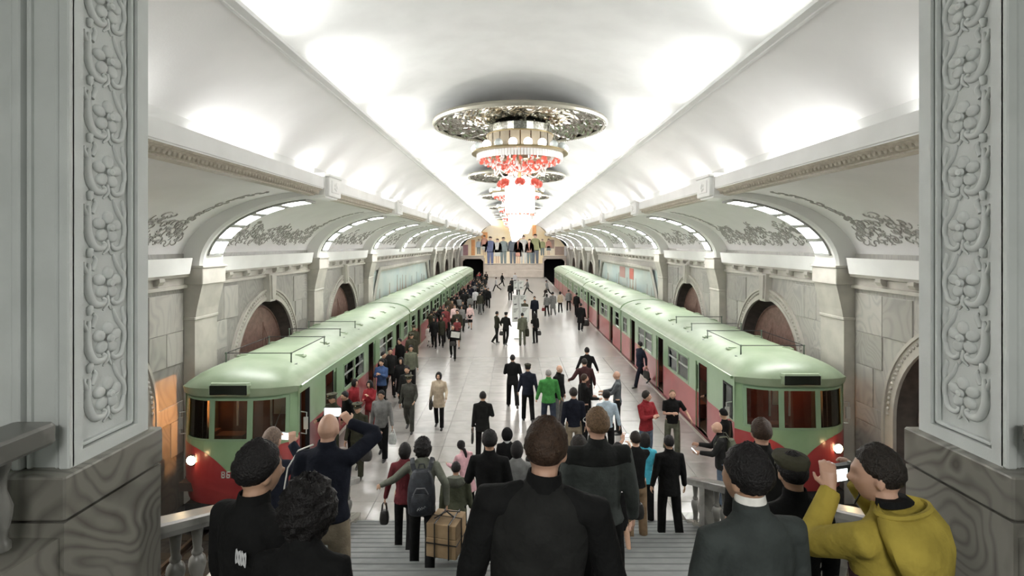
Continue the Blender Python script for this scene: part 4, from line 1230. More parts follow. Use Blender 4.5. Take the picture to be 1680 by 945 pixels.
def grid_head(fn, nt, np_):
    V = []; F = []
    for i in range(nt + 1):
        th = PI*(i + .0)/nt; th = min(max(th, .03), PI - .03)
        for j in range(np_): V.append(fn(th, 2*PI*j/np_))
    for i in range(nt):
        for j in range(np_):
            k = (j+1) % np_
            F.append((i*np_+j, (i+1)*np_+j, (i+1)*np_+k, i*np_+k))
    F.append(tuple(range(np_))); F.append(tuple(nt*np_ + j for j in reversed(range(np_))))
    return V, F

def hand_geo(g, wrist, d, palm_n, curl=35, side=1, s=1.0, lod=0, spread=1.0):
    """palm and five unequal fingers; d points along the hand, palm_n out of the palm"""
    d = Vector(d).normalized(); n = Vector(palm_n); n = (n - d*n.dot(d)).normalized(); u = d.cross(n)*side   # u towards the thumb
    w = Vector(wrist)
    k = s
    g.tube([w - d*.02*k, w + d*.02*k, w + d*.055*k, w + d*.088*k], [(.022*k,.019*k), (.030*k,.016*k), (.038*k,.015*k), (.036*k,.012*k)], 8, ref=u)
    if lod > 2: 
        g.tube([w + d*.07*k, w + d*.12*k + n*.01*k, w + d*.16*k + n*.03*k], [(.034*k,.012*k),(.03*k,.011*k),(.02*k,.009*k)], 6, ref=u); return
    for i, (off, ln) in enumerate(((.028,.070),(.010,.078),(-.009,.072),(-.027,.056))):
        p = w + d*.082*k + u*off*k*spread; dd = d + u*off*2.2*spread; dd.normalize()
        pts = [p - dd*.02*k]; ang = 0
        cur = p; pts.append(cur)
        for seg, fr in enumerate((.45,.32,.23)):
            ang += rad(curl)*(.7 if seg == 0 else 1.0)
            v = dd*math.cos(ang) + n*math.sin(ang)
            cur = cur + v*(ln*fr*1.15*k); pts.append(cur)
        g.tube(pts, [.0095*k, .0095*k, .0088*k, .008*k, .0068*k], 6)
    p = w + d*.028*k + u*.026*k
    v1 = (d*.55 + u*.75 + n*.25).normalized(); v2 = (d*.9 + u*.25 + n*.45).normalized()
    g.tube([w + d*.012*k + u*.012*k, p, p + v1*.036*k, p + v1*.036*k + v2*.032*k], [.014*k, .013*k, .0105*k, .008*k], 6)

ROOTS = []
def person(x, y, z, h, hd, label, top, legs, hair=('short', 'black'), skin='asian', coat='jacket', lean=0, stride=0, knees=None, arms=None,
           head=(0, 0), lod=2, bulk=1.0, shoes=None, skirt=None, hat=None, collar=None, sleeve='long', group=None, vb=None, twist=0, lower=None, extras=None, female=False, beard=False, tilt=0, hips=0.0, sleeve_mat=None, yoke=None):
    """stands at (x, y, z) with height h, facing heading hd (0 = away from the stair, 180 = towards it, 90 = left)"""
    s = h / 1.75
    if skirt: female = True
    W = (.92 if female else 1.0)*bulk
    r = empty('person', (x, y, z), rad(hd))
    tag(r, label, 'person', group)
    V = Vector
    # --- joints
    kn = knees or ((8, 4) if stride == 0 else (6, 30))
    swL, swR = stride, -stride
    legL = (swL, kn[0] if swL >= 0 else kn[1]); legR = (swR, kn[0] if swR > 0 else kn[1])
    th_l, sh_l = .425*s, .42*s
    def leg(sd, sw, kb):
        hip = V((sd*.095*s*W, 0, 0)); d1 = dirv(sw, sd, 2); d2 = dirv(sw - kb, sd, 1)
        k = hip + d1*th_l; a = k + d2*sh_l
        return hip, k, a
    LG = [leg(-1, *legL), leg(1, *legR)]
    hz = -min(q[2].z for q in LG) + .085*s
    LG = [[p + V((0, 0, hz)) for p in q] for q in LG]
    root = V((0, 0, hz))
    lv = rad(lean); up = V((math.sin(rad(tilt)), math.sin(lv), math.cos(lv)*math.cos(rad(tilt)))).normalized(); fw = V((0, math.cos(lv), -math.sin(lv)))
    rx = V((math.cos(rad(twist)), math.sin(rad(twist)), 0)); rx = (rx - up*rx.dot(up)).normalized()
    fw = up.cross(rx)
    at = lambda a, b=0, c=0: root + up*(a*s) + fw*(b*s) + rx*(c*s)
    shz = .525
    SHO = [at(.488, -.012, -.178*W), at(.488, -.012, .178*W)]
    ua, fa = .295*s, .255*s
    AR = []
    specs = arms or (None, None)
    for i, sd in ((0, -1), (1, 1)):
        a = specs[i]; S = SHO[i]
        if a is None: a = (-4 if stride == 0 else (-swL if i == 0 else -swR)*.7, 9, 14)
        if a[0] == 'ik':
            T = V(a[1])*1.0; pole = V(a[2]) if len(a) > 2 else V((sd*.6, -.3, -1))
            dvec = T - S; L = min(dvec.length, (ua+fa)*.985); dn = dvec.normalized()
            ca = (ua*ua + L*L - fa*fa)/(2*ua*L); ca = max(-1, min(1, ca)); sa = math.sqrt(1-ca*ca)
            pp = pole - dn*pole.dot(dn); pp.normalize()
            E = S + dn*(ua*ca) + pp*(ua*sa); Wr = S + dn*L; fd = (Wr - E).normalized()
            hdv = V(a[3]) if len(a) > 3 and a[3] else fd; pn = V(a[4]) if len(a) > 4 and a[4] else V((-sd, 0, -.2)); crl = a[5] if len(a) > 5 else 35
        else:
            u_ = dirv(a[0], sd, a[1]); e = rad(a[2])
            bend = V((-sd*(a[3] if len(a) > 3 else .15), 1, .15)); bend = (bend - u_*bend.dot(u_)).normalized()
            fd = u_*math.cos(e) + bend*math.sin(e)
            E = S + u_*ua; Wr = E + fd*fa; hdv = fd; pn = V((-sd, .2, 0)); crl = 22
        AR.append((S, E, Wr, hdv, pn, crl))
    yaw, pitch = head
    nb = at(shz + .030, -.005)
    hc = nb + up*(.142*s) + fw*(.028*s + .0*s) + fw*(math.sin(rad(-pitch))*.05*s)
    hm = Matrix(((rx.x, fw.x, up.x), (rx.y, fw.y, up.y), (rx.z, fw.z, up.z)))
    def H(p): return hc + hm @ (rot_head(V(p), yaw, pitch)*s)
    voxb = vb or (.0085, .0115, .0165, .026)[lod]; voxc = (.0125, .0165, .021, .030)[lod]
    # --- body: head, neck, trunk core, arms, hands, legs in one surface
    g = G()
    nt, np_ = ((26, 32), (20, 24), (16, 20), (10, 14))[lod]
    hv, hf = grid_head(lambda t, p: head_r(t, p), nt, np_)
    g.add([H(p) for p in hv], hf)
    if lod < 3:
        for sd in (-1, 1):
            g.ball((0,0,0), 1, 4, 3) if False else None
            e = G(); e.ball((sd*.080, -.006, -.012), .030, 8, 6, (.32, .62, 1.05)); g.add([H(p) for p in e.v], e.f)
    g.tube([at(shz - .03, -.02), nb + up*.03*s, hc - up*.05*s - fw*.012*s], [.062*s, .054*s, .056*s], 10)
    g.loft([[at(a, b + ry*math.sin(t), rw*math.cos(t)) for t in [2*PI*j/14 for j in range(14)]] for a, b, rw, ry in
            ((-.10,0,.125*W,.085),(0,0,.135*W,.09),(.14,.005,.115*W,.08),(.30,.01,.135*W,.095),(.44,0,.15*W,.09),(.50,-.01,.14*W,.065),(.55,-.01,.08,.05))])
    for i, sd in ((0, -1), (1, 1)):
        S, E, Wr, hv_, pn, crl = AR[i]
        g.tube([S - rx*(sd*.06*s) - up*.01*s, S, S*.5 + E*.5, E, E*.45 + Wr*.55, Wr], [.05*s, .048*s, .042*s, .036*s, .034*s, .025*s], 8)
        hand_geo(g, Wr, hv_, pn, crl, 1 if sd < 0 else -1, s*(1.0 if not female else .92), lod)
        hip, k, a = LG[i]
        g.tube([hip + V((0,0,.08*s)), hip, hip*.5 + k*.5, k, k*.6 + a*.4, a, a - V((0, 0, .03*s))], [.07*s, .078*s, .064*s, .05*s, .05*s, .034*s, .032*s], 8)
    later('body', g, SKIN[skin], r, voxb, 1)
    # --- eyes, brows and mouth where the face is turned to the camera
    if lod < 3 and 75 < ((hd - yaw) % 360) < 285:
        g = G()
        for sd in (-1, 1):
            e = G(); p = head_r(1.53, sd*.38 % (2*PI)); e.ball((p[0], p[1] + .001, p[2] + .004), .0085, 6, 4, (1.25, .6, .7)); g.add([H(q) for q in e.v], e.f)
            e = G(); p = head_r(1.40, sd*.40 % (2*PI)); e.ball((p[0], p[1] + .002, p[2]), .008, 6, 3, (1.9, .6, .45)); g.add([H(q) for q in e.v], e.f)
        obj('eyes', g, EYEW, r, kind='stuff')
        g = G(); e = G(); p = head_r(2.20, 0); e.ball((p[0], p[1] - .001, p[2]), .010, 8, 4, (1.9, .5, .55)); g.add([H(q) for q in e.v], e.f)
        obj('mouth', g, LIPM, r)
    # --- hair
    if hair and hair[0] != 'bald':
        rr = random.Random(int(x*100) + int(y*10)); st = hair[0]
        jit = {'curly': .013, 'full': .005, 'short': .004, 'bob': .004, 'long': .004}.get(st, .001)
        def hp(t, p):
            a = V(head_r(t, p, .0)); tk = hair_t(st, t, p)
            if tk > 0 and jit: tk += rr.uniform(-jit, jit)*(1 if lod < 3 else .4)
            d = V((a.x/.078, a.y/.098, a.z/.118)).normalized()
            if st in ('long', 'bob') and tk > 0 and math.cos(t) < 0:
                dphi = abs(p if p < PI else p - 2*PI)
                a = V((a.x*(1.06 if st == 'bob' else 1.12), a.y*1.0 - .01, a.z - (.03 if st == 'bob' else .11)*(-math.cos(t))*sm(.6, 1.2, dphi)))
            return H(a + d*tk)
        hv, hf = grid_head(hp, nt + 4, np_ + 4)
        g = G(); g.add(hv, hf)
        if st == 'hood': obj('hood', g, hair[1] if not isinstance(hair[1], str) else HAIR[hair[1]], r, True)
        elif st == 'beanie': obj('beanie', g, hair[1], r, True)
        else:
            if st == 'pony' : pass
            obj('hair', g, HAIR[hair[1]], r, True)
    if beard:
        def bp_(t, p):
            a = V(head_r(t, p, 1)); dphi = abs(p if p < PI else p - 2*PI); z = math.cos(t)
            e = sm(-.35, -.55, z)*(1 - sm(1.1, 1.5, dphi))
            d = V((a.x/.078, a.y/.098, a.z/.118)).normalized(); return H(a + d*(.012*e - .012*(1-e)))
        hv, hf = grid_head(bp_, nt, np_); g = G(); g.add(hv, hf); obj('beard', g, HAIR[hair[1] if hair[0] != 'bald' else 'stubble'], r, True)
    # --- hats
    if hat:
        kind_, hm_ = hat
        g = G()
        def ring(rx_, ry_, z_, y_=0, n=20): return [H((rx_*math.cos(t), y_ + ry_*math.sin(t), z_)) for t in [2*PI*j/n for j in range(n)]]
        if kind_ == 'peaked':
            g.loft([ring(.083,.105,.035), ring(.086,.108,.075), ring(.125,.140,.105,.005), ring(.122,.138,.120,.005), ring(.05,.06,.125,0)])
            vis = [[H((.075*math.sin(a), .088*math.cos(a) + .02, .042)) for a in [rad(-65+13*j) for j in range(11)]], [H((.088*math.sin(a), .088*math.cos(a) + .075*math.cos(a*1.2), .022)) for a in [rad(-65+13*j) for j in range(11)]]]
            g.loft(vis, cap=False, closed=False); g.loft([[p - up*.004*s for p in q] for q in vis], cap=False, closed=False)
            hb = obj('peaked_cap', g, hm_, r, True)
            g = G(); e = G(); e.ball((0, .132, .088), .013, 8, 4, (1,.5,1)); g.add([H(q) for q in e.v], e.f); obj('cap_badge', g, mat('badge_gold', (.7,.55,.3), rough=.3, metal=.7), hb)
        elif kind_ == 'flat':
            g.loft([ring(.080,.100,.035,0), ring(.093,.112,.060,0), ring(.105,.125,.085,.012), ring(.095,.118,.108,.010), ring(.05,.07,.122,0)])
            vis = [[H((.075*math.sin(a), .092*math.cos(a) + .015, .045)) for a in [rad(-60+12*j) for j in range(11)]], [H((.085*math.sin(a), .092*math.cos(a) + .055*math.cos(a*1.2), .030)) for a in [rad(-60+12*j) for j in range(11)]]]
            g.loft(vis, cap=False, closed=False); g.loft([[p - up*.004*s for p in q] for q in vis], cap=False, closed=False)
            obj('flat_cap', g, hm_, r, True)
    # --- upper garment
    hem = {'short': .01, 'jacket': -.10, 'shirt': -.04, 'coat': -.26, 'long': -.42, 'suit': -.16}[coat]
    fl = {'short': 1.04, 'jacket': 1.06, 'shirt': 1.0, 'coat': 1.12, 'long': 1.16, 'suit': 1.06}[coat]
    loose = {'short': 1.0, 'jacket': 1.0, 'shirt': .93, 'coat': 1.03, 'long': 1.03, 'suit': 1.0}[coat]
    def ring(a, b, rw, ry, n=20): return [at(a, b + ry*math.sin(t), rw*math.cos(t)*(1 + .0*math.sin(t))) for t in [2*PI*j/n for j in range(n)]]
    w_, d_ = W*loose, (.92 + .08*bulk)*loose
    g = G()
    wa = .150 if female else .158
    rows = []
    if hem < -.2: rows.append((hem, 0, .185*w_*fl, .145*d_*fl))
    rows += [(max(hem, -.16) if hem >= -.2 else -.10, -.004, .180*w_*(fl if hem >= -.2 else 1.05), .138*d_), (max(0, hem + .04), 0, .176*w_, .130*d_), (.13, .005, wa*w_, .114*d_), (.27, .012, .172*w_, .128*d_),
             (.40, .005, .186*w_, .126*d_), (.46, -.004, .182*w_, .110*d_), (.51, -.014, .160*w_, .090*d_), (.54, -.018, .122*w_, .074*d_), (.565, -.016, .088, .066), (.59, -.010, .067, .062), (.605, -.004, .063, .060)]
    g.loft([ring(*q) for q in rows])
    gt = g
    for i, sd in ((0, -1), (1, 1)):
        S, E, Wr, hv_, pn, crl = AR[i]
        f = W*loose*(1.02 if sleeve_mat else 1)
        if sleeve_mat:
            g = G(); g.tube([at(.565, -.022, sd*.072), at(.525, -.020, sd*.115), at(.475, -.018, sd*.16)], [.026*s, .052*s, .070*s], 10)
        if sleeve == 'short':
            g.tube([S - rx*(sd*.07*s), S + rx*(sd*.0), S*.55 + E*.45, S*.2 + E*.8], [.060*s*f, .064*s*f, .060*s*f, .060*s*f], 12)
        else:
            g.tube([S - rx*(sd*.07*s), S + rx*(sd*.004*s), S*.5 + E*.5, E*.96 + S*.04, E*.9 + Wr*.1, E*.5 + Wr*.5, Wr + (Wr-E).normalized()*.01*s],
                   [.060*s*f, .064*s*f, .061*s*f, .055*s*f, .055*s*f, .048*s*f, .042*s*f], 12)
        if sleeve_mat: later('sleeve', g, sleeve_mat, r, voxc, 3)
    if sleeve_mat: g = gt
    if lower is not None:
        gl_ = G(); gl_.loft([ring(a, b, rw*1.035, ry*1.05) for a, b, rw, ry in rows if a <= .28] + [ring(.335, .008, .185*w_, .134*d_)]); later('lower_panel', gl_, lower, r, voxc, 3)
    if yoke is not None:
        gy = G(); gy.loft([ring(a, b, rw*1.025, ry*1.03) for a, b, rw, ry in ([(.435, 0, .190*w_, .120*d_)] + rows[-6:-1])])
        for i, sd in ((0, -1), (1, 1)): gy.tube([SHO[i] - rx*(sd*.07*s), SHO[i] + rx*(sd*.01*s) + up*.004*s, SHO[i] + (AR[i][1]-SHO[i])*.16], [.062*s*W, .067*s*W, .064*s*W], 12)
        later('yoke', gy, yoke, r, voxc, 3)
    later({'short': 'jacket', 'jacket': 'jacket', 'shirt': 'shirt', 'coat': 'coat', 'long': 'coat', 'suit': 'suit_jacket'}[coat], g, top, r, voxc, 3)
    if collar is not None:
        g = G(); cz = .562
        g.loft([ring(cz-.005, -.012, .078, .074), ring(cz+.03, -.008, .072, .070), ring(cz+.055, -.004, .067, .067), ring(cz+.056, -.004, .061, .061), ring(cz+.01, -.01, .064, .062)], cap=False)
        obj('collar', g, collar, r, True)
    # --- legs
    if skirt is not None:
        sm_, sl = skirt
        g = G()
        k_m = (LG[0][1] + LG[1][1])*.5
        rows = []
        for q in (0, .3, .6, 1.0):
            zc = at(.08) * (1-q) + V((k_m.x, k_m.y, hz - sl*s))*q
            rw, ry = .172*w_ + .02*q, .125 + .05*q
            rows.append([zc + V((rw*s*math.cos(t), ry*s*math.sin(t), 0)) for t in [2*PI*j/18 for j in range(18)]])
        g.loft(rows); obj('skirt', g, sm_, r, True)
    if legs is not None:
        g = G()
        g.loft([ring(.10, 0, .128*W, .092), ring(.03, -.002, .142*W, .102), ring(-.05, -.004, .155*W, .112), ring(-.11, -.004, .156*W, .112), ring(-.16, 0, .11*W, .09)])
        for i in (0, 1):
            hip, k, a = LG[i]
            f = .94*W
            g.tube([hip + V((0,0,.05*s)), hip*.85 + k*.15, hip*.45 + k*.55, k, k*.5 + a*.5, a*.96 + k*.04, a - V((0, 0, .035*s))],
                   [.080*s*f, .090*s*f, .088*s*f, .080*s*f, .076*s*f, .073*s*f, .075*s*f], 12)
        later('trousers', g, legs, r, voxc, 2)
    for i, sd in ((0, -1), (1, 1)):
        hip, k, a = LG[i]
        swf = legL if i == 0 else legR
        pt = max(0.0, -(swf[0] - swf[1]))               # trailing foot lifts its heel
        fd = V((sd*.10, math.cos(rad(pt*.8)), -math.sin(rad(pt*.8)))).normalized(); un = V((0, fd.z*-1, 1)).normalized()
        g = G(); b = a - un*(.05*s)
        prf = ((-.065,.028,.030,.0),(-.04,.036,.042,.004),(.0,.036,.044,.006),(.06,.040,.034,-.006),(.12,.043,.026,-.014),(.165,.036,.020,-.018),(.185,.018,.012,-.022))
        sx_ = V((1,0,0))
        g.loft([[b + fd*(d*s) + sx_*(rw*s*math.cos(t)) + un*((zo + max(-.034 - zo, rh*math.sin(t)))*s) for t in [2*PI*j/10 for j in range(10)]] for d, rw, rh, zo in prf])
        obj('shoe', g, shoes or SHOEB, r, True)
    ROOTS.append(r)
    M = Matrix.Translation((x, y, z)) @ Matrix.Rotation(rad(hd), 4, 'Z')
    return {'root': r, 'M': M, 'hand': [M @ (q[2] + V(q[3]).normalized()*.08*s) for q in AR], 'wrist': [M @ q[2] for q in AR], 'at': lambda a, b=0, c=0: M @ at(a, b, c), 'head': lambda p: M @ H(p), 'hz': hz}

def img(px, py, Y):
    """a point seen at pixel (px, py) of the photograph, standing Y metres down the hall"""
    return Vector((CAMX + (px - 841)*Y/FPX, Y, CAMZ - (py - 400)*Y/FPX))
def floor_y(py): return FPX*CAMZ/(py - 400)
C = {n: cloth(n, tuple(v*(.62 if max(c) < .045 else (.85 if max(c) < .11 else 1)) for v in c)) for n, c in {
    'black': (.010,.010,.010), 'charcoal': (.022,.022,.021), 'raglan': (.012,.012,.012), 'navy': (.013,.015,.024), 'navy2': (.020,.023,.036), 'greyjacket': (.050,.056,.052), 'greyyoke': (.020,.021,.020),
    'suitgrey': (.040,.046,.044), 'darksuit': (.016,.016,.015), 'olive': (.040,.040,.026), 'army': (.048,.046,.030), 'camo': (.050,.050,.042), 'yellow': (.265,.205,.038), 'beige': (.33,.27,.20), 'khaki': (.17,.14,.10),
    'tan': (.155,.105,.062), 'jeans': (.075,.10,.135), 'jeansdk': (.03,.038,.055), 'red': (.18,.018,.022), 'burgundy': (.105,.022,.026), 'maroon': (.050,.022,.022), 'green': (.045,.175,.045), 'pink': (.46,.27,.29), 'rose': (.50,.36,.34),
    'blue': (.035,.062,.135), 'sky': (.33,.40,.45), 'teal': (.05,.28,.36), 'greygreen': (.105,.11,.088), 'hoodgreen': (.065,.07,.045), 'white': (.62,.60,.56), 'grey': (.13,.13,.125), 'ltgrey': (.36,.36,.36), 'steelshirt': (.085,.095,.10), 'brown': (.07,.045,.03), 'oliveb': (.10,.105,.075), 'wine': (.13,.03,.03), 'wcap': (.6,.6,.57)}.items()}
# ------------------------------------------------------------------ small carried things (each a thing of its own)
SCREEN = mat('phone_screen_lit', (.8,.85,.85), (.25,.3,.3), rough=.2, scale=60, emit=(.85,.95,.95), estr=1.6)
PLASTIC = mat('black_plastic', (.012,.012,.012), rough=.35)
def rotm(hd): return Matrix.Rotation(rad(hd), 3, 'Z')
def phone(p, hd, label, w=.145, h=.075, pitch=0):
    r = empty('phone', p, rad(hd)); tag(r, label, 'phone'); r.rotation_euler = (rad(pitch), 0, rad(hd))
    g = G(); g.bbox(-w/2, w/2, -.005, .005, -h/2, h/2, .004); obj('case', g, PLASTIC, r)
    g = G(); g.box(-w/2+.006, w/2-.006, -.0065, -.005, -h/2+.006, h/2-.006); obj('screen', g, SCREEN, r)
    return r
LEATH = mat('bag_leather', (.012,.011,.010), (.03,.027,.024), rough=.5, scale=8, bump=.2)
def handbag(p, label, w=.30, h=.24, d=.10, m=None, hd=0, rnd=True, cat='bag', handle=True):
    """bag hanging below a hand at p"""
    r = empty('handbag' if cat == 'bag' else cat, p, rad(hd)); tag(r, label, cat)
    g = G(); hh = .12 if handle else .0
    n = 14
    rows = []
    for q, f in ((0,.75),(.08,.95),(.4,1.05),(.75,.95),(.95,.8),(1,.6)):
        rows.append([((w/2)*f*(abs(math.cos(t))**.6)*(1 if math.cos(t) >= 0 else -1), (d/2)*f*(abs(math.sin(t))**.6)*(1 if math.sin(t) >= 0 else -1), -hh - h + h*q) for t in [2*PI*j/n for j in range(n)]])
    g.loft(rows); obj('bag_body', g, m or LEATH, r, True)
    if handle:
        g = G()
        for sy in (-1, 1): g.tube([(-w*.28, sy*d*.25, -hh-.01), (-w*.2, sy*.02, -.03), (0, sy*.008, 0), (w*.2, sy*.02, -.03), (w*.28, sy*d*.25, -hh-.01)], .008, 5)
        obj('bag_handle', g, m or LEATH, r, kind='stuff')
    return r

# ------------------------------------------------------------------ people on the stair (backs towards the camera)
def S(px, Y, dz=0): 
    p = img(px, 400, Y); return p.x, Y, stair_z(Y) + dz
# big central man
x, y, z = S(873, 2.08); 
F1 = person(x, y, z, 1.72, -4, 'man in charcoal jumper with black raglan sleeves, large in the middle, back turned', C['charcoal'], C['black'], ('short', 'brown'), 'light', lean=3, head=(14, -4), lod=0, bulk=1.14, tilt=4.6, collar=C['raglan'], sleeve_mat=C['raglan'], arms=((6, 16, 20), (8, 15, 24)))
x, y, z = S(412, 2.2)
F2 = person(x, y, z, 1.62, -28, 'dark haired man in black jacket with a small white logo, looking at the left train', C['black'], C['black'], ('full', 'black'), 'asian', lean=2, head=(14, 0), lod=0, bulk=1.05, collar=C['black'], arms=((5, 14, 25), (8, 14, 30)))
x, y, z = S(492, 1.95)
F3 = person(x, y, z, 1.47, -6, 'person with a black curly perm and dark coat at the bottom edge, lower left', C['black'], C['black'], ('curly', 'black'), 'asian', lean=4, head=(6, -6), lod=0, bulk=1.0, collar=C['black'], female=True)
x, y, z = S(535, 4.45)
hx = img(562, 690, 4.45 + .28); 
inv = lambda M, p: M.inverted() @ Vector(p)
M4 = Matrix.Translation((x, y, z)) @ Matrix.Rotation(rad(-4), 4, 'Z')
F4 = person(x, y, z, 1.86, -4, 'shaven man in navy track jacket with white sleeve stripes holding a phone up high', C['navy'], C['khaki'], ('bald', ''), 'light', lean=2, head=(4, -4), lod=1, vb=.0075, bulk=1.06, collar=C['navy'], coat='short', shoes=SHOEG,
    arms=((4, 14, 26), ('ik', inv(M4, img(574, 694, 4.67)), (1, -.15, -.5), (-.55, .25, .6), (-.6, .6, -.1), 55)))
phone(img(546, 676, 4.78), 0, 'lit white phone held up by the shaven man in the navy track jacket', .16, .085)
# white piping of the track jacket
g = G()
hl = F4['M'].inverted()
for i, sd in ((0, -1), (1, 1)):
    Wr = hl @ F4['wrist'][i]
    S0 = hl @ F4['at'](.56, -.02, sd*.10); S1 = hl @ F4['at'](.525, -.03, sd*.255*1.0)
    if sd < 0: pts = [S0 + Vector((0,-.01,.03)), hl @ F4['at'](.535, -.02, -.225), hl @ F4['at'](.40, -.03, -.305), hl @ F4['at'](.25, -.04, -.325), hl @ F4['at'](.12, -.03, -.33)]
    else:
        E = hl @ F4['at'](.50, -.04, .47)
        pts = None
    if pts: g.tube(pts, .007, 5)
obj('sleeve_piping', g, C['white'], F4['root'])
x, y, z = S(440, 4.95)
M5 = Matrix.Translation((x, y, z)) @ Matrix.Rotation(rad(-20), 4, 'Z')
F5 = person(x, y, z, 1.76, -20, 'grey cropped man in dark navy jacket photographing the left train with a phone', C['navy2'], C['black'], ('buzz', 'stubble'), 'light', lean=2, head=(-10, -2), lod=1, vb=.0075, bulk=1.05, collar=C['navy'],
    arms=(('ik', inv(M5, img(446, 728, 5.25)), (-1, -.2, -.8), (.2, .4, .8), (.6, .6, 0), 50), ('ik', inv(M5, img(479, 728, 5.2)), (.9, -.4, -1), (-.25, .3, .9), (-.6, .6, 0), 55)))
phone(img(463, 715, 5.32), -8, 'lit phone held by the grey cropped man before the left train nose', .15, .08)
# woman with backpack and the boxed load
x, y, z = S(693, 6.7)
M6 = Matrix.Translation((x, y, z)) @ Matrix.Rotation(rad(6), 4, 'Z')
F6 = person(x, y, z, 1.64, 6, 'woman in grey green jacket with black backpack carrying a tied box down the stair', C['greygreen'], C['black'], ('curly', 'black'), 'asian', lean=5, stride=9, head=(10, -8), lod=1, bulk=1.05, female=True,
    arms=((14, 46, 22, -.4), ('ik', inv(M6, img(733, 828, 6.62)), (.8, -.6, -.2), (0, 0, -1), (-1, 0, 0), 60)))
bp = empty('backpack', F6['at'](.22, -.20), rad(6)); tag(bp, 'black backpack on the back of the woman in grey green', 'backpack')
PACK = mat('backpack_nylon', (.014,.016,.020), (.03,.034,.042), rough=.6, scale=12, bump=.3)
g = G(); rows = []
for q, f, dp in ((0,.80,.7),(.05,.98,.95),(.3,1.05,1.1),(.6,1.0,1.0),(.85,.82,.8),(.97,.6,.55),(1,.4,.3)):
    rows.append([(.165*f*(abs(math.cos(t))**.7)*(1 if math.cos(t) >= 0 else -1), -.02 + .105*dp*(abs(math.sin(t))**.7)*(1 if math.sin(t) >= 0 else -1), -.27 + .54*q) for t in [2*PI*j/18 for j in range(18)]])
g.loft(rows); obj('main_bag', g, PACK, bp, True)
g = G(); rows = []
for q, f, dp in ((0,.7,.5),(.1,.95,.9),(.5,1.0,1.0),(.9,.85,.8),(1,.6,.4)):
    rows.append([(.125*f*math.cos(t), -.125 + .045*dp*math.sin(t), -.22 + .24*q) for t in [2*PI*j/16 for j in range(16)]])
g.loft(rows); obj('front_pocket', g, PACK, bp, True)
g = G(); g.tube([(-.09,-.145,.02),(-.05,-.16,.10),(.05,-.16,.10),(.09,-.145,.02)], .008, 5); obj('pocket_zip', g, mat('zip_grey', (.16,.16,.17), rough=.4), bp)
g = G()
for sd in (-1, 1): g.tube([(sd*.09,.02,.24),(sd*.115,.06,.31),(sd*.125,.16,.34),(sd*.14,.28,.22)], [(.028,.008)]*4, 8)
obj('shoulder_strap', g, PACK, bp, kind='stuff')
g = G(); g.tube([(-.04,.03,.27),(-.03,.02,.32),(.03,.02,.32),(.04,.03,.27)], .009, 5); obj('grab_loop', g, PACK, bp)
g = G()
for k, (dx, dz) in enumerate(((-.03,.0),(-.015,.012),(.0,.0),(.012,.018),(.03,.012),(.05,.03))):
    g.tube([(dx-.01,-.172,-.15+dz-.012),(dx,-.175,-.15+dz+.014),(dx+.012,-.172,-.15+dz-.004)], .003, 4)
obj('script_logo', g, mat('logo_thread', (.35,.36,.36), rough=.6), bp, kind='stuff')
hb = img(735, 836, 6.6)
bx = empty('box', hb, rad(-14)); tag(bx, 'brown cardboard box tied with black cord, hanging from the woman\'s hand', 'box')
CARD = mat('cardboard', (.30,.20,.105), (.36,.25,.14), rough=.8, scale=5, bump=.1)
g = G(); g.bbox(-.19, .19, -.24, .14, -.47, -.24, .006); g.bbox(-.188, .188, -.238, .138, -.235, -.07, .006); obj('carton', g, CARD, bx)
g = G()
for u in (-.08, .1):
    g.tube([(u,-.247,-.475),(u,-.247,-.06),(u,.147,-.06),(u,.147,-.475),(u,-.247,-.475)], .008, 5)
for zz in (-.30,):
    g.tube([(-.197,-.247,zz),(.197,-.247,zz),(.197,.147,zz),(-.197,.147,zz),(-.197,-.247,zz)], .008, 5)
g.tube([(-.197,-.05,-.475),(-.197,-.05,-.06),(.197,-.05,-.06),(.197,-.05,-.475)], .008, 5)
g.tube([(-.08,-.05,-.06),(-.02,-.03,.0),(.1,-.05,-.06)], .010, 5); g.tube([(-.12,-.15,-.05),(0,-.03,.0),(.13,.08,-.05)], .008, 5)
obj('binding_cord', g, PLASTIC, bx, kind='stuff')
x, y, z = S(664, 7.75)
F7 = person(x, y, z, 1.6, 4, 'person in burgundy jacket just ahead of the woman with the backpack', C['burgundy'], C['black'], ('bob', 'black'), 'asian', stride=8, lod=1, female=True, bulk=1.0, arms=((-6, 16, 18), None))
handbag(F7['hand'][0], 'small black pouch hanging from the hand of the person in burgundy', .13, .2, .1)
x, y, z = S(748, 7.5)
F9 = person(x, y, z, 1.33, 0, 'small boy in dark green hooded jacket walking down beside the box', C['hoodgreen'], C['black'], ('short', 'black'), 'asian', stride=6, head=(0, 4), lod=1, bulk=1.12)
g = G(); q = F9['M'].inverted(); c = q @ F9['at'](.54, -.10)
g.loft([[c + Vector((.13*f*math.cos(t), .07*f*math.sin(t) - .02*k, -.10 + .045*k)) for t in [2*PI*j/14 for j in range(14)]] for k, f in enumerate((.5,.95,1.1,1.0,.75))]); obj('hood_fold', g, C['greygreen'], F9['root'], True)
x, y = img(766, 0, 10.2).x, 10.2
F10 = person(x, y, 0, 1.56, 40, 'girl in pink jacket with a black braid, head bent down', C['pink'], C['black'], ('short', 'black'), 'asian', coat='coat', lean=14, stride=4, head=(30, -40), lod=1, female=True, arms=((30, 4, 55), (8, 8, 30)))
g = G(); q = F10['M'].inverted(); 
b0 = q @ F10['head']((0, -.10, .03))
g.tube([b0, b0 + Vector((.02,-.06,-.02)), b0 + Vector((.03,-.10,-.10)), b0 + Vector((.03,-.10,-.20)), b0 + Vector((.03,-.08,-.27))], [.03,.032,.028,.022,.01], 8); obj('braid', g, HAIR['black'], F10['root'], True)
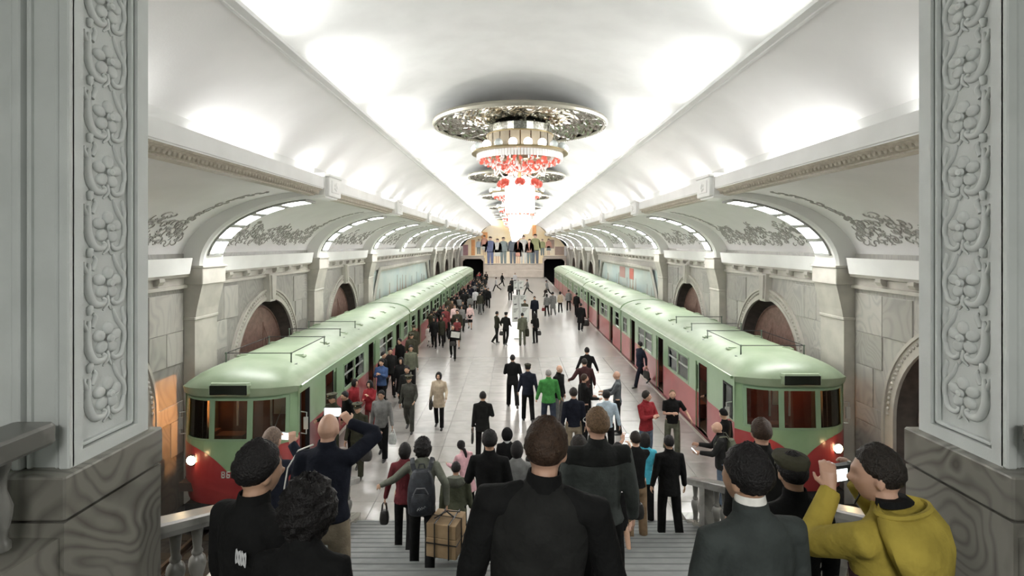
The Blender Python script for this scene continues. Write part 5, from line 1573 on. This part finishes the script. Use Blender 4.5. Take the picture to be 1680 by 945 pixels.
x, y, z = S(803, 6.4)
F11 = person(x, y, z, 1.75, -6, 'man in black suit with neat black hair, left of the big man', C['black'], C['black'], ('full', 'black'), 'asian', coat='suit', stride=5, lod=1, arms=((10, 18, 70), (8, 12, 50)), collar=C['black'])
x, y = img(832, 0, 10.6).x, 10.6
F12 = person(x, y, 0, 1.64, 0, 'person in black hood and pale scarf just beyond the stair foot', C['black'], C['black'], ('hood', C['black']), 'asian', lod=1, female=True, collar=C['ltgrey'])
x, y, z = S(848, 7.55)
F13 = person(x, y, z, 1.62, -4, 'woman with black bob in dark grey coat, just left of the big central head', C['grey'], C['black'], ('bob', 'black'), 'asian', lod=1, female=True, stride=5)
x, y, z = S(870, 8.2)
F14 = person(x, y, z, 1.42, 0, 'child whose black hair barely shows left of the central man', C['grey'], C['black'], ('short', 'black'), 'asian', lod=2)
x, y, z = S(980, 4.25)
F15 = person(x, y, z, 1.90, 4, 'tall man in grey jacket with dark yoke and glasses, right of the central man', C['greyjacket'], C['black'], ('short', 'fair'), 'light', head=(-24, -4), lod=0, vb=.0105, bulk=1.08, collar=C['greyyoke'], yoke=C['greyyoke'], coat='short', stride=4, arms=((6, 12, 22), (4, 13, 20)))
g = G(); q = F15['M'].inverted()
for sd in (-1, 1):
    g.tube([q @ F15['head']((sd*.034 + .021*math.cos(t), .098 + .004*math.cos(t), .006 + .017*math.sin(t))) for t in [2*PI*j/10 for j in range(11)]], .0022, 4)
    g.tube([q @ F15['head']((sd*.056, .092, .01)), q @ F15['head']((sd*.080, .0, .008))], .0022, 4)
obj('glasses', g, STEEL, F15['root'], kind='stuff')
x, y, z = S(950, 5.9)
F16 = person(x, y, z, 1.68, 0, 'dark haired person mostly hidden between the central man and the grey jacket', C['black'], C['black'], ('full', 'dark'), 'asian', lod=1)
x, y, z = S(1014, 7.8)
F33 = person(x, y, z, 1.60, 2, 'woman in black skirt and white short sleeved blouse hidden behind the grey jacket', C['white'], None, ('bob', 'black'), 'asian', coat='shirt', sleeve='short', lod=1, skirt=(C['black'], .50), stride=6, arms=((4, 10, 20), (4, 16, 24)))
handbag(F33['hand'][1], 'black handbag with metal rings held by the woman in the black skirt', .28, .24, .12)
x, y, z = S(1043, 8.65)
M31 = Matrix.Translation((x, y, z)) @ Matrix.Rotation(rad(6), 4, 'Z')
F31 = person(x, y, z, 1.78, 6, 'man in black T-shirt and tan trousers raising a small camera', C['black'], C['tan'], ('short', 'dark'), 'light', coat='shirt', sleeve='short', lod=1, head=(-6, 0), shoes=SHOEG, arms=(('ik', inv(M31, img(1022, 722, 8.95)), (-1, -.2, -1), (.2, .3, .9), (.6, .6, 0), 50), ('ik', inv(M31, img(1034, 735, 8.95)), (1, -.2, -1), (-.2, .3, .9), (-.6, .6, 0), 50)))
phone(img(1027, 714, 8.98), 0, 'small silver camera raised by the man in the black T-shirt', .10, .06)
x, y = img(1058, 0, 10.1).x, 10.1
F32 = person(x, y, 0, 1.74, -10, 'woman with black hair in turquoise top just beyond the man in the black T-shirt', C['teal'], C['black'], ('long', 'black'), 'asian', lod=1, female=True, arms=(None, (-4, 16, 12)))
handbag(F32['hand'][1] + Vector((.02,0,.35)), 'black shoulder bag beside the turquoise sleeve', .22, .26, .1)
x, y, z = S(1098, 8.9)
F34 = person(x, y, z, 1.72, 2, 'man in plain black suit walking down the right side of the stair', C['black'], C['black'], ('short', 'black'), 'asian', coat='suit', stride=6, knees=(6, 14), lod=1, bulk=1.04, collar=C['black'], arms=((4, 10, 10), (2, 11, 12)))
x, y = img(1184, 0, 10.7).x, 10.7
M35 = Matrix.Translation((x, y, 0)) @ Matrix.Rotation(rad(72), 4, 'Z')
F35 = person(x, y, 0, 1.76, 72, 'bald man in dark jacket and jeans reading a phone behind the right balustrade', C['charcoal'], C['jeans'], ('bald', ''), 'light', lod=1, lean=4, head=(8, -22), vb=.009, bulk=1.08, arms=((28, 6, 62), (30, 4, 66)), collar=C['black'])
phone(F35['hand'][0] + Vector((-.04, 0, .03)), 72, 'dark phone in the hands of the bald man by the balustrade', .08, .14, -50)
bk = empty('backpack', F35['at'](.26, -.2), rad(72)); tag(bk, 'olive backpack on the bald man by the right balustrade', 'backpack')
g = G(); rows = []
for q, f in ((0,.8),(.1,1),(.5,1.05),(.85,.85),(1,.5)): rows.append([(.15*f*math.cos(t), .10*f*math.sin(t), -.24 + .46*q) for t in [2*PI*j/14 for j in range(14)]])
g.loft(rows); obj('main_bag', g, C['oliveb'], bk, True)
g = G()
for sd in (-1, 1): g.tube([(sd*.09,.03,.20),(sd*.12,.1,.30),(sd*.13,.22,.28),(sd*.14,.32,.12)], [(.024,.007)]*4, 8)
obj('shoulder_strap', g, C['oliveb'], bk, kind='stuff')
x, y = img(1188, 0, 11.6).x, 11.6
F36 = person(x, y, 0, 1.74, 40, 'person in black knitted hat and black coat near the right train cab', C['black'], C['black'], ('beanie', C['black']), 'asian', coat='coat', lod=1, head=(20, 0))
x, y, z = S(1250, 4.9)
F37 = person(x, y, z, 1.84, -14, 'broad man in dark jacket with short brown hair before the right train nose', C['darksuit'], C['black'], ('short', 'brown'), 'light', lod=1, bulk=1.12, collar=C['darksuit'], head=(0, 0))
x, y, z = S(1238, 1.98)
F38 = person(x, y, z, 1.60, 12, 'black haired man in grey suit jacket and white collar, large at lower right', C['suitgrey'], C['black'], ('full', 'black'), 'asian', coat='suit', lod=0, lean=3, head=(-22, -4), bulk=1.02, collar=C['suitgrey'], arms=((4, 12, 24), (6, 12, 24)))
g = G(); q = F38['M'].inverted(); U_ = lambda a, b, c: q @ F38['at'](a, b, c)
g.loft([[U_(.612, -.006 + .062*math.sin(t), .064*math.cos(t)) for t in [2*PI*j/20 for j in range(20)]], [U_(.648, -.002 + .058*math.sin(t), .060*math.cos(t)) for t in [2*PI*j/20 for j in range(20)]], [U_(.646, -.002 + .054*math.sin(t), .056*math.cos(t)) for t in [2*PI*j/20 for j in range(20)]]], cap=False)
obj('shirt_collar', g, C['white'], F38['root'], True)
x, y, z = S(1303, 2.95)
F39 = person(x, y, z, 1.57, 8, 'man in olive flat cap and black jacket between the grey suit and the yellow jacket', C['black'], C['black'], ('short', 'black'), 'asian', lod=0, vb=.0105, head=(6, 0), hat=('flat', C['army']), collar=C['black'])
# man in the yellow jacket with the camera
x, y, z = S(1478, 2.05)
M40 = Matrix.Translation((x, y, z)) @ Matrix.Rotation(rad(28), 4, 'Z')
F40 = person(x, y, z, 1.60, 28, 'man in mustard yellow hooded jacket raising a camera, lower right corner', C['yellow'], C['black'], ('short', 'dark'), 'light', lod=0, vb=.0062, lean=6, head=(-34, -2), bulk=1.12, lower=C['maroon'], twist=0,
    arms=(('ik', inv(M40, img(1362, 806, 2.28)), (-1, -.5, -.9), (.16, .2, .95), (.7, .5, 0), 38), ('ik', inv(M40, img(1404, 792, 2.42)), (.5, -.2, -1), (-.05, .15, .9), (-.8, .5, 0), 48)))
cm = empty('camera_body', img(1380, 775, 2.33), rad(16)); tag(cm, 'compact camera with lit screen held by the man in the yellow jacket', 'camera')
g = G(); g.bbox(-.06, .062, -.018, .02, -.036, .036, .008); obj('shell', g, PLASTIC, cm)
g = G(); g.tube([(-.01,.02,.0),(-.01,.05,.0),(-.01,.062,.0)], [.030,.028,.024], 14); obj('lens_barrel', g, PLASTIC, cm, True)
g = G(); g.box(-.045, .012, -.0205, -.018, -.027, .024); obj('lcd_screen', g, SCREEN, cm)
g = G(); g.tube([(.045,-.0,.036),(.045,0,.044)], .008, 8); obj('shutter_button', g, STEEL, cm)
g = G(); g.tube([(.06,0,-.01),(.085,-.01,-.05),(.08,-.02,-.10),(.062,-.01,-.14)], .004, 5); obj('wrist_strap', g, PLASTIC, cm)
# hood lying on the back of the yellow jacket
g = G(); q = F40['M'].inverted(); U_ = lambda a, b, c: q @ F40['at'](a, b, c)
rows = []
for k, (a, b, rw, ry) in enumerate(((.30,-.125,.10,.03),(.36,-.135,.165,.065),(.44,-.125,.195,.085),(.52,-.105,.195,.095),(.575,-.085,.165,.085),(.595,-.075,.14,.07),(.575,-.065,.11,.05))):
    rows.append([U_(a + .02*math.sin(t), b + ry*math.sin(t), rw*math.cos(t)) for t in [2*PI*j/20 for j in range(20)]])
g.loft(rows); obj('hood', g, C['yellow'], F40['root'], True)
g = G(); g.tube([U_(.585, -.07 + .075*math.sin(t), .145*math.cos(t)) for t in [2*PI*j/24 for j in range(25)]], .012, 6); obj('hood_hem', g, C['yellow'], F40['root'], True)
g = G(); g.loft([[U_(.60, -.04 + .06*math.sin(t), .10*math.cos(t)) for t in [2*PI*j/16 for j in range(16)]], [U_(.62, -.03 + .05*math.sin(t), .08*math.cos(t)) for t in [2*PI*j/16 for j in range(16)]]]); obj('inner_collar', g, C['black'], F40['root'], True)
# small logo on the back of the black jacket (an abstract stitched mark)
g = G(); q = F2['M'].inverted(); U_ = lambda a, b, c: q @ F2['at'](a, b, c)
for k in (0, 1):
    c0 = .09 + .035*k
    g.tube([U_(.415 + .03*math.sin(t*2), -.140, c0 + .014*math.sin(t)) for t in [2*PI*j/14 for j in range(15)]], .0035, 4)
obj('back_logo', g, C['ltgrey'], F2['root'], kind='stuff')

# ------------------------------------------------------------------ people on the platform, middle distance
def apart(x, y):
    for k in range(12):
        near = [o for o in ROOTS if (o.location.x - x)**2 + (o.location.y - y)**2 < .19]
        if not near: break
        x += .05 if x >= near[0].location.x else (-.05 if x > -4.5 else .12)
    return x
def P(px, pf, h, hd, label, *a, **k):
    Y = floor_y(pf); q = img(px, pf, Y); q.x = apart(max(-4.6, min(4.72, q.x)), Y); k.setdefault('lod', 2 if Y < 21 else 3)
    return person(q.x, Y, 0, h, hd, label, *a, **k)
C17 = P(941, 762, 1.84, 4, 'man in navy jumper and khaki trousers with dark hair, back to the stair', C['navy'], C['khaki'], ('full', 'dark'), 'light', coat='shirt', bulk=1.08)
P(958, 722, 1.80, -70, 'bearded man in black shirt turned to the right', C['black'], C['black'], ('short', 'brown'), 'light', coat='shirt', beard=True, arms=((20, 4, 60), (22, 4, 60)), head=(10, -6))
P(959, 684, 1.80, 6, 'man in maroon shirt standing with a hand at his hip', C['maroon'], C['black'], ('short', 'dark'), 'light', coat='shirt', bulk=1.1, arms=((-10, 36, 70), (2, 18, 30)))
P(963, 653, 1.76, -4, 'man in black suit walking off beyond the maroon shirt', C['black'], C['black'], ('short', 'black'), 'asian', coat='suit', stride=12, arms=((4, 22, 40), (-10, 24, 40)))
P(1013, 711, 1.76, 80, 'bald man in steel grey shirt seen from the side', C['steelshirt'], C['darksuit'], ('bald', ''), 'light', coat='shirt', arms=((32, 4, 50), (30, 4, 52)), bulk=1.04)
P(995, 760, 1.76, 0, 'man in pale blue shirt with black hair, back to the stair', C['sky'], C['black'], ('full', 'black'), 'light', coat='shirt', bulk=1.06, arms=((4, 10, 14), (2, 16, 16)))
P(900, 709, 1.79, 4, 'man in bright green jumper and white cap walking away', C['green'], C['jeansdk'], ('buzz', 'grey'), 'light', coat='jacket', stride=8, bulk=1.1, hat=None, arms=((8, 14, 12), (-2, 14, 20)), collar=C['green'])
P(917, 699, 1.80, -130, 'bald man in black hooded top facing the green jumper', C['black'], C['grey'], ('bald', ''), 'light', arms=(None, (10, 8, 30)), collar=C['black'])
P(866, 692, 1.76, 2, 'man in flat cap and navy work jacket walking away', C['navy2'], C['black'], ('short', 'black'), 'asian', stride=13, hat=('flat', C['olive']), arms=((6, 12, 14), (-8, 12, 12)))
P(841, 668, 1.72, 4, 'man in long black suit jacket striding up the middle', C['black'], C['black'], ('short', 'black'), 'asian', coat='suit', stride=12, bulk=1.1, arms=((14, 12, 80), (-6, 14, 14)))
q = P(792, 756, 1.70, -2, 'man in dark suit holding a document case at his left side', C['darksuit'], C['black'], ('short', 'black'), 'asian', coat='suit', lod=1, stride=4, arms=((-2, 8, 6), (10, 14, 95)))
handbag(q['hand'][0] + Vector((0, 0, .06)), 'flat black document case of the man in the dark suit', .30, .26, .06, hd=90)
q = P(720, 702, 1.63, 176, 'woman in beige jacket with black bob walking towards the stair', C['beige'], C['black'], ('bob', 'black'), 'asian', coat='coat', stride=9, knees=(4, 14), lod=1, female=True, bulk=1.04, arms=((4, 14, 45), (2, 10, 10)), collar=C['beige'])
handbag(q['at'](.08, .05, .24), 'black shoulder bag of the woman in the beige jacket', .10, .26, .22)
P(1060, 762, 1.78, -150, 'man in red jacket and jeans with folded arms looking right', C['red'], C['jeans'], ('full', 'dark'), 'light', lod=1, head=(-40, -6), bulk=1.04, shoes=cloth('rustshoe', (.25,.06,.04)), collar=C['red'],
  arms=((26, 8, 92, 1.1), (24, 8, 96, 1.1)))
P(1103, 750, 1.70, 172, 'man in black polo with white flashes and olive trousers facing the stair', C['black'], C['oliveb'], ('receding', 'fair'), 'light', coat='shirt', sleeve='short', lod=1, head=(0, 0), bulk=1.06, arms=((2, 34, 60), (24, 6, 92, .9)), collar=C['black'], shoes=SHOEG, stride=6)
q = P(1050, 634, 1.72, 112, 'man in dark blue jacket striding to the train with a briefcase', C['navy2'], C['navy'], ('full', 'black'), 'asian', stride=24, knees=(10, 26), lod=1, head=(35, 0), arms=((-20, 8, 20), ('ik', (.35, -.35, 1.22), (.5, -.5, -1), None, None, 20)))
handbag(q['hand'][0], 'black briefcase carried by the striding man at the right train', .38, .28, .08, hd=110)
# conductor inside the right train, seen through the first door
person(5.5, 14.85, 0.08, 1.62, 80, 'woman in dark uniform and cap standing inside the first door of the right train', C['black'], None, ('bob', 'black'), 'asian', skirt=(C['black'], .45), lod=2, hat=('peaked', C['darksuit']), arms=((10, 6, 30), (10, 6, 60)))
# ---- at the left train
def q_img(px, pt, h, Y=None):
    """stand a person of height h on the platform so that the crown shows at (px, pt)"""
    Y = FPX*(CAMZ - h)/(pt - 400); return img(px, pt, Y).x, Y
def T(px, pt, h, hd, label, *a, **k):
    x, Y = q_img(px, pt, h); k.setdefault('lod', 2 if Y < 20 else 3)
    return person(apart(max(x, -4.6), Y), Y, 0, h, hd, label, *a, **k)
UNI = C['army']
T(546, 645, 1.72, 150, 'soldier in dark uniform and peaked cap by the nearest door of the left train', C['olive'], C['olive'], ('short', 'black'), 'asian', hat=('peaked', UNI), arms=((20, 4, 60), (20, 4, 70)))
T(556, 622, 1.56, -110, 'girl in red jacket looking back at the nearest left train door', C['red'], C['black'], ('bob', 'black'), 'asian', female=True)
T(577, 638, 1.62, 140, 'dark coated person bending beside the red jackets', C['black'], C['black'], ('full', 'black'), 'asian', lean=16, head=(0, -20))
q = T(601, 624, 1.54, 168, 'girl in red tracksuit raising a hand to her mouth', C['red'], C['wine'], ('bob', 'black'), 'asian', female=True, arms=((30, 8, 110, .4), (20, 6, 90, .5)))
q = T(587, 660, 1.70, 176, 'soldier in olive uniform and peaked cap carrying a round dark bag', C['olive'], C['olive'], ('short', 'black'), 'asian', lod=1, hat=('peaked', UNI), stride=12, arms=((6, 10, 20), (4, 10, 12)))
handbag(q['hand'][0], 'round dark bag swinging from the soldier\'s hand', .24, .24, .2)
q = T(626, 640, 1.71, 172, 'man in open grey jacket walking with a pale plastic bag', C['grey'], C['black'], ('short', 'black'), 'dark', lod=1, stride=9, bulk=1.06, arms=((2, 12, 8), (-4, 10, 10)))
handbag(q['hand'][0], 'crumpled pale plastic bag of the man in the grey jacket', .20, .26, .08, mat('plastic_bag', (.45,.48,.47), (.6,.62,.6), rough=.35, scale=14))
q = T(671, 615, 1.62, 176, 'soldier in grey green field uniform walking in front of the column', C['camo'], C['camo'], ('short', 'black'), 'asian', stride=9, hat=('peaked', UNI), lod=1, collar=C['camo'], arms=((6, 12, 60), (-2, 10, 12)))
T(668, 600, 1.66, 174, 'bareheaded man in dark jacket right behind the field uniform', C['darksuit'], C['black'], ('short', 'black'), 'asian', stride=8)
q = T(658, 586, 1.60, 178, 'woman in long black coat with black hair in the left column', C['black'], C['black'], ('bob', 'black'), 'asian', coat='long', stride=8, female=True, arms=((14, 6, 80), None))
T(626, 589, 1.62, 170, 'person in bright blue jacket with hands at the chest by the second door', C['blue'], C['black'], ('full', 'black'), 'asian', stride=6, arms=((20, 8, 110, .7), (20, 8, 105, .7)))
T(640, 570, 1.70, -160, 'man in black coat behind the blue jacket', C['darksuit'], C['black'], ('short', 'black'), 'asian', stride=14)
T(674, 566, 1.68, -165, 'man in green jacket looking aside', C['oliveb'], C['black'], ('short', 'black'), 'asian', stride=10)
T(612, 577, 1.66, -110, 'dark figure stepping out of the second door', C['black'], C['black'], ('short', 'black'), 'asian')
T(675, 546, 1.72, 178, 'soldier in olive coat and peaked cap, nearer of the two together', C['army'], C['army'], ('short', 'black'), 'asian', hat=('peaked', UNI), lod=2, stride=8, coat='suit')
T(672, 533, 1.72, 176, 'soldier in olive coat and peaked cap, farther of the two together', C['army'], C['army'], ('short', 'black'), 'asian', hat=('peaked', UNI), lod=3, stride=8)
T(648, 555, 1.64, 150, 'person in black by the third door of the left train', C['black'], C['black'], ('short', 'black'), 'asian')
P(692, 561, 1.70, 0, 'person in olive top and brown trousers filming beside the train', C['olive'], C['brown'], ('short', 'black'), 'asian', arms=((60, 20, 80), (70, 10, 90)))
P(702, 556, 1.72, 4, 'person in long black coat raising a camera', C['black'], C['black'], ('full', 'black'), 'asian', coat='long', arms=((70, 30, 90), (70, 20, 95)))
P(712, 571, 1.60, 178, 'woman in black coat, left of a walking pair', C['black'], C['black'], ('bob', 'black'), 'asian', coat='coat', stride=6, female=True)
P(722, 569, 1.60, 180, 'woman in dark green coat, right of a walking pair', C['olive'], C['darksuit'], ('long', 'black'), 'asian', coat='coat', stride=7, female=True)
P(708, 569, 1.12, 178, 'small child in white walking hand in hand with the pair of women', C['white'], C['white'], ('bob', 'black'), 'asian', coat='long', stride=5)
P(727, 562, 1.58, 176, 'woman in dark coat with a red scarf', C['wine'], C['black'], ('bob', 'black'), 'asian', coat='coat', stride=8, female=True, collar=C['red'])
P(750, 560, 1.74, 178, 'broad soldier in green coat behind the red jacket', C['olive'], C['olive'], ('short', 'black'), 'asian', coat='coat', bulk=1.15)
P(750, 571, 1.58, 176, 'woman in rust red jacket and black skirt', C['wine'], None, ('bob', 'black'), 'asian', skirt=(C['black'], .46), stride=5, arms=((16, 8, 90), (16, 8, 90)), collar=C['white'])
q = P(743, 590, 1.62, 180, 'man in black suit reading a newspaper as he walks', C['black'], C['black'], ('short', 'black'), 'asian', stride=14, head=(0, -24), arms=((34, 12, 80, .3), (20, 8, 60, .4)))
nw = empty('newspaper', q['hand'][0] + Vector((.05, -.06, .06)), rad(176)); tag(nw, 'folded pale newspaper read by the walking man in black', 'newspaper')
g = G(); g.obox((0,0,0), (.20,0,.02), (0,.008,0), (-.02,0,.13)); obj('folded_sheet', g, mat('newsprint', (.55,.55,.5), (.4,.4,.37), rough=.8, scale=40), nw)
handbag(q['at'](.02, .14, 0), 'black bag held at the waist of the newspaper reader', .26, .2, .1, handle=False)
q = P(771, 540, 1.58, 178, 'woman in pale pink coat and black skirt walking alone', C['rose'], None, ('bob', 'black'), 'asian', coat='coat', skirt=(C['black'], .44), stride=7, arms=((2, 14, 10), None))
handbag(q['hand'][1], 'small dark bag of the woman in the pale pink coat', .26, .2, .1)
# ---- centre, around the newspaper stands
q = P(815, 563, 1.72, -60, 'man in dark green jacket turned to the man in the cap', C['olive'], C['darksuit'], ('short', 'black'), 'asian', stride=8, arms=((16, 6, 60), (16, 6, 70)))
q = P(830, 566, 1.74, -20, 'man in cap and dark jacket with a bag on his hip', C['darksuit'], C['black'], ('short', 'black'), 'asian', hat=('flat', C['darksuit']), stride=6, arms=((-6, 22, 60), (10, 8, 40)))
handbag(q['at'](-.08, -.05, -.22), 'dark bag on the hip of the man in the cap', .24, .22, .12)
q = P(857, 567, 1.72, 6, 'man in grey green jacket reading the nearest stand, bag over his shoulder', C['oliveb'], C['oliveb'], ('short', 'black'), 'asian')
handbag(q['at'](.10, -.05, .26), 'dark green shoulder bag of the reader at the nearest stand', .2, .4, .26, C['olive'])
q = P(878, 563, 1.62, 30, 'woman in dark jacket beside the nearest stand with a black bag', C['darksuit'], C['black'], ('long', 'black'), 'asian', female=True, arms=((20, 10, 120, .4), None))
handbag(q['at'](-.1, -.02, .24), 'round black bag of the woman beside the nearest stand', .26, .24, .14)
P(861, 534, 1.70, 170, 'man in olive jacket behind the nearest stand', C['army'], C['black'], ('short', 'black'), 'asian')
P(877, 528, 1.76, 170, 'man in long navy coat facing the stair beyond the stands', C['navy'], C['black'], ('short', 'black'), 'asian', coat='suit', bulk=1.08)
P(837, 493, 1.70, 10, 'man in dark coat with bag before the farthest stand', C['darksuit'], C['black'], ('short', 'black'), 'asian')
P(840, 482, 1.70, 0, 'man in dark jacket close to the farthest stand, seen behind another', C['darksuit'], C['black'], ('short', 'black'), 'asian')
P(850, 486, 1.70, 170, 'person in dark suit right of the farthest stand', C['grey'], C['black'], ('short', 'black'), 'asian')
P(865, 484, 1.72, 80, 'man in grey striding left past the farthest stand', C['grey'], C['darksuit'], ('short', 'black'), 'asian', stride=26, arms=((30, 6, 20), (-20, 6, 10)))
P(845, 470, 1.70, 180, 'distant person in pale shirt near the end wall', C['ltgrey'], C['darksuit'], ('short', 'black'), 'asian')
P(824, 470, 1.72, -60, 'distant man in black coat striding to the right', C['black'], C['black'], ('short', 'black'), 'asian', stride=26, coat='coat')
P(814, 478, 1.66, 80, 'distant person in pale jacket striding to the left', C['ltgrey'], C['black'], ('short', 'black'), 'asian', stride=26)
q = P(898, 487, 1.74, 60, 'man in grey jacket striding with a dark bag near the right track', C['grey'], C['darksuit'], ('short', 'black'), 'asian', stride=24, lean=8)
handbag(q['hand'][1], 'dark bag of the man striding near the right track', .4, .3, .16)
q = P(897, 519, 1.66, 10, 'woman in dark grey jacket, leftmost of three walking off', C['grey'], C['darksuit'], ('bob', 'black'), 'asian', female=True, stride=5)
handbag(q['hand'][0], 'reddish handbag of the leftmost of three walking off', .26, .24, .1, C['wine'])
P(907, 517, 1.72, 10, 'person in long dark grey coat, middle one of three walking off', C['grey'], C['grey'], ('full', 'black'), 'asian', coat='long', stride=6, bulk=1.1)
P(919, 513, 1.64, 4, 'woman in beige jacket, rightmost of three walking off', C['beige'], C['black'], ('bob', 'black'), 'asian', female=True, stride=5)
P(933, 510, 1.68, -4, 'person in grey jacket with a backpack beside the right train', C['grey'], C['darksuit'], ('short', 'black'), 'asian', stride=4)
P(946, 518, 1.72, -30, 'man in dark coat about to board the right train', C['darksuit'], C['black'], ('short', 'black'), 'asian', coat='suit', stride=8)
q = P(953, 543, 1.70, -20, 'person in long black coat with a bulky bag near the right train edge', C['black'], C['black'], ('full', 'black'), 'asian', coat='long', stride=8, bulk=1.15)
handbag(q['hand'][1], 'bulky black bag of the person in the long black coat', .42, .36, .24)
finish_near = True
# ------------------------------------------------------------------ the far crowd along the left train
rr = random.Random(11)
TOPS = ['black', 'darksuit', 'grey', 'olive', 'navy', 'black', 'charcoal', 'army', 'wine', 'maroon', 'brown', 'darksuit']
KEY = [ # (px, foot y, top, label)
 (752, 499, 'black', 'man in black suit standing at the open door of the left train, far end'), (741, 520, 'black', 'person in black with back turned near the second car'),
 (732, 527, 'army', 'soldier in green with peaked cap beside the second car'), (723, 545, 'darksuit', 'person in dark jacket with a red scarf by the second car'),
 (742, 534, 'brown', 'person in brown coat facing the stair in the left crowd'), (746, 545, 'rose', 'woman in faded pink coat in the left crowd'),
 (753, 544, 'grey', 'man in grey jacket behind the rust red one'), (760, 513, 'darksuit', 'man in dark coat with back turned, left of the pale grey jacket'),
 (767, 512, 'charcoal', 'man in charcoal coat with back turned, next to the pale grey jacket'), (780, 508, 'ltgrey', 'person in pale grey jacket walking away in the left crowd'),
 (790, 513, 'black', 'man in black suit walking away, right side of the left crowd'), (796, 502, 'darksuit', 'man in dark suit at the right fringe of the left crowd'),
 (737, 545, 'olive', 'person in olive jacket by the second car window'), (731, 552, 'wine', 'person in wine red coat by the second car'),
 (783, 466, 'red', 'person in bright red at the far end of the left crowd'), (777, 468, 'red', 'second person in bright red, left of the other red one far away')]
for i, (px, pf, c, lab) in enumerate(KEY):
    away = any(w in lab for w in ('back turned', 'walking away'))
    P(px, pf, rr.uniform(1.6, 1.74), rr.uniform(-10, 10) if away else rr.uniform(165, 190), lab, C[c], C['black'], ('short' if i % 3 else 'bob', 'black'), 'asian', stride=rr.choice((4, 8, 12)), coat=rr.choice(('jacket', 'suit')), lod=3, hat=('peaked', UNI) if 'peaked' in lab else None)
protos = []
for k in range(7):
    f = k in (2, 5)
    x, Y = -2.2 - .3*k, 44 + 2.2*k
    lab = ('dark jacketed man facing the stair', 'dark jacketed man seen from behind', 'bareheaded woman in grey and a black skirt', 'olive jacketed man facing the stair', 'navy coated man facing the stair', 'woman in black with a skirt facing the stair', 'charcoal jacketed man seen from behind')[k] + ' in the far left crowd'
    q = person(x, Y, 0, (1.70, 1.66, 1.58, 1.72, 1.64, 1.57, 1.68)[k], (172, 4, 180, 8, 186, 176, 0)[k], lab, C[TOPS[k]], None if f else C[('black','darksuit','black','grey','black','darksuit','black')[k]], ('bob' if f else 'short', 'black'), 'asian',
               stride=(6, 10, 5, 12, 8, 6, 14)[k], lod=3, skirt=(C['black'], .45) if f else None, coat=('jacket','suit','coat','jacket','suit','coat','jacket')[k], group='far crowd along the left train')
    protos.append(q['root'])
finish_pending()
taken = []
def free(x, y):
    return all((x-a)**2 + (y-b)**2 > .38 for a, b in taken)
for o in ROOTS: taken.append((o.location.x, o.location.y))
n = 0; tries = 0
while n < 30 and tries < 900:
    tries += 1
    Y = 34 + 38*rr.random()**1.1
    px = rr.uniform(753 + .35*(Y-34), 800 - .05*(Y-34)) if Y > 40 else rr.uniform(735, 775)
    x = img(px, 400, Y).x
    if x < -4.6 or not free(x, Y): continue
    c = copy_tree(protos[n % len(protos)])
    c.location = (x, Y, 0); c.rotation_euler = (0, 0, rad(rr.choice((0, 180)) + rr.uniform(-25, 25)))
    taken.append((x, Y)); n += 1

# ------------------------------------------------------------------ newspaper stands on the platform
STAND = mat('stand_frame', (.55,.57,.55), rough=.4, metal=.3)
PAGE = mat('newspaper_page', (.70,.72,.68), (.48,.50,.47), rough=.5, scale=30, detail=6, stretch=(1,1,3.5))
INKM = mat('headline_ink', (.05,.05,.05), rough=.6)
def stand(px, pf, label, lean=0):
    Y = floor_y(pf); x = img(px, pf, Y).x
    t = empty('newspaper_stand', (x, Y, 0)); tag(t, label, 'display stand')
    g = G(); g.tube([(0,0,0.02),(0,0,2.05)], .035, 8); obj('post', g, STAND, t)
    g = G(); g.bbox(-.32, .32, -.05, .05, 0, .05, .01); g.bbox(-.05, .05, -.32, .32, 0, .05, .01); obj('foot', g, STAND, t)
    for sd, an in ((-1, 38), (1, -14)):
        m = Matrix.Rotation(rad(an), 3, 'Z')
        fr, pg, ink = G(), G(), G()
        cx = sd*.36
        def q(a, b, c): 
            v = m @ Vector((a, b, 0)); return (cx*0 + sd*.05 + v.x, v.y, c)
        x0, x1 = (0, .48) if sd > 0 else (-.48, 0)
        def bx(gg, a0, a1, b0, b1, z0, z1):
            P_ = [q(a0,b0,z0), q(a1,b0,z0), q(a1,b1,z0), q(a0,b1,z0), q(a0,b0,z1), q(a1,b0,z1), q(a1,b1,z1), q(a0,b1,z1)]
            gg.add(P_, [(0,3,2,1),(4,5,6,7),(0,1,5,4),(1,2,6,5),(2,3,7,6),(3,0,4,7)])
        bx(fr, x0, x1, -.02, .02, .98, 1.02); bx(fr, x0, x1, -.02, .02, 1.78, 1.82); bx(fr, x0, x0+.03, -.02, .02, 1.0, 1.8); bx(fr, x1-.03, x1, -.02, .02, 1.0, 1.8)
        bx(pg, x0+.03, x1-.03, -.012, .012, 1.02, 1.78)
        for k in range(4): bx(ink, x0+.08, x1-.08-.05*k, -.0135, -.012, 1.70-.06*k, 1.725-.06*k)
        bx(ink, x0+.12, x1-.12, -.0135, -.012, 1.14, 1.22)
        b = obj('board_frame', fr, STAND, t); obj('newspaper_sheet', pg, PAGE, b); obj('print_block', ink, INKM, b, kind='stuff')
stand(853, 556, 'pale newspaper stand nearest to the stair, readers around it')
stand(851, 527, 'pale newspaper stand, second from the stair')
stand(850, 492, 'pale newspaper stand farthest from the stair')
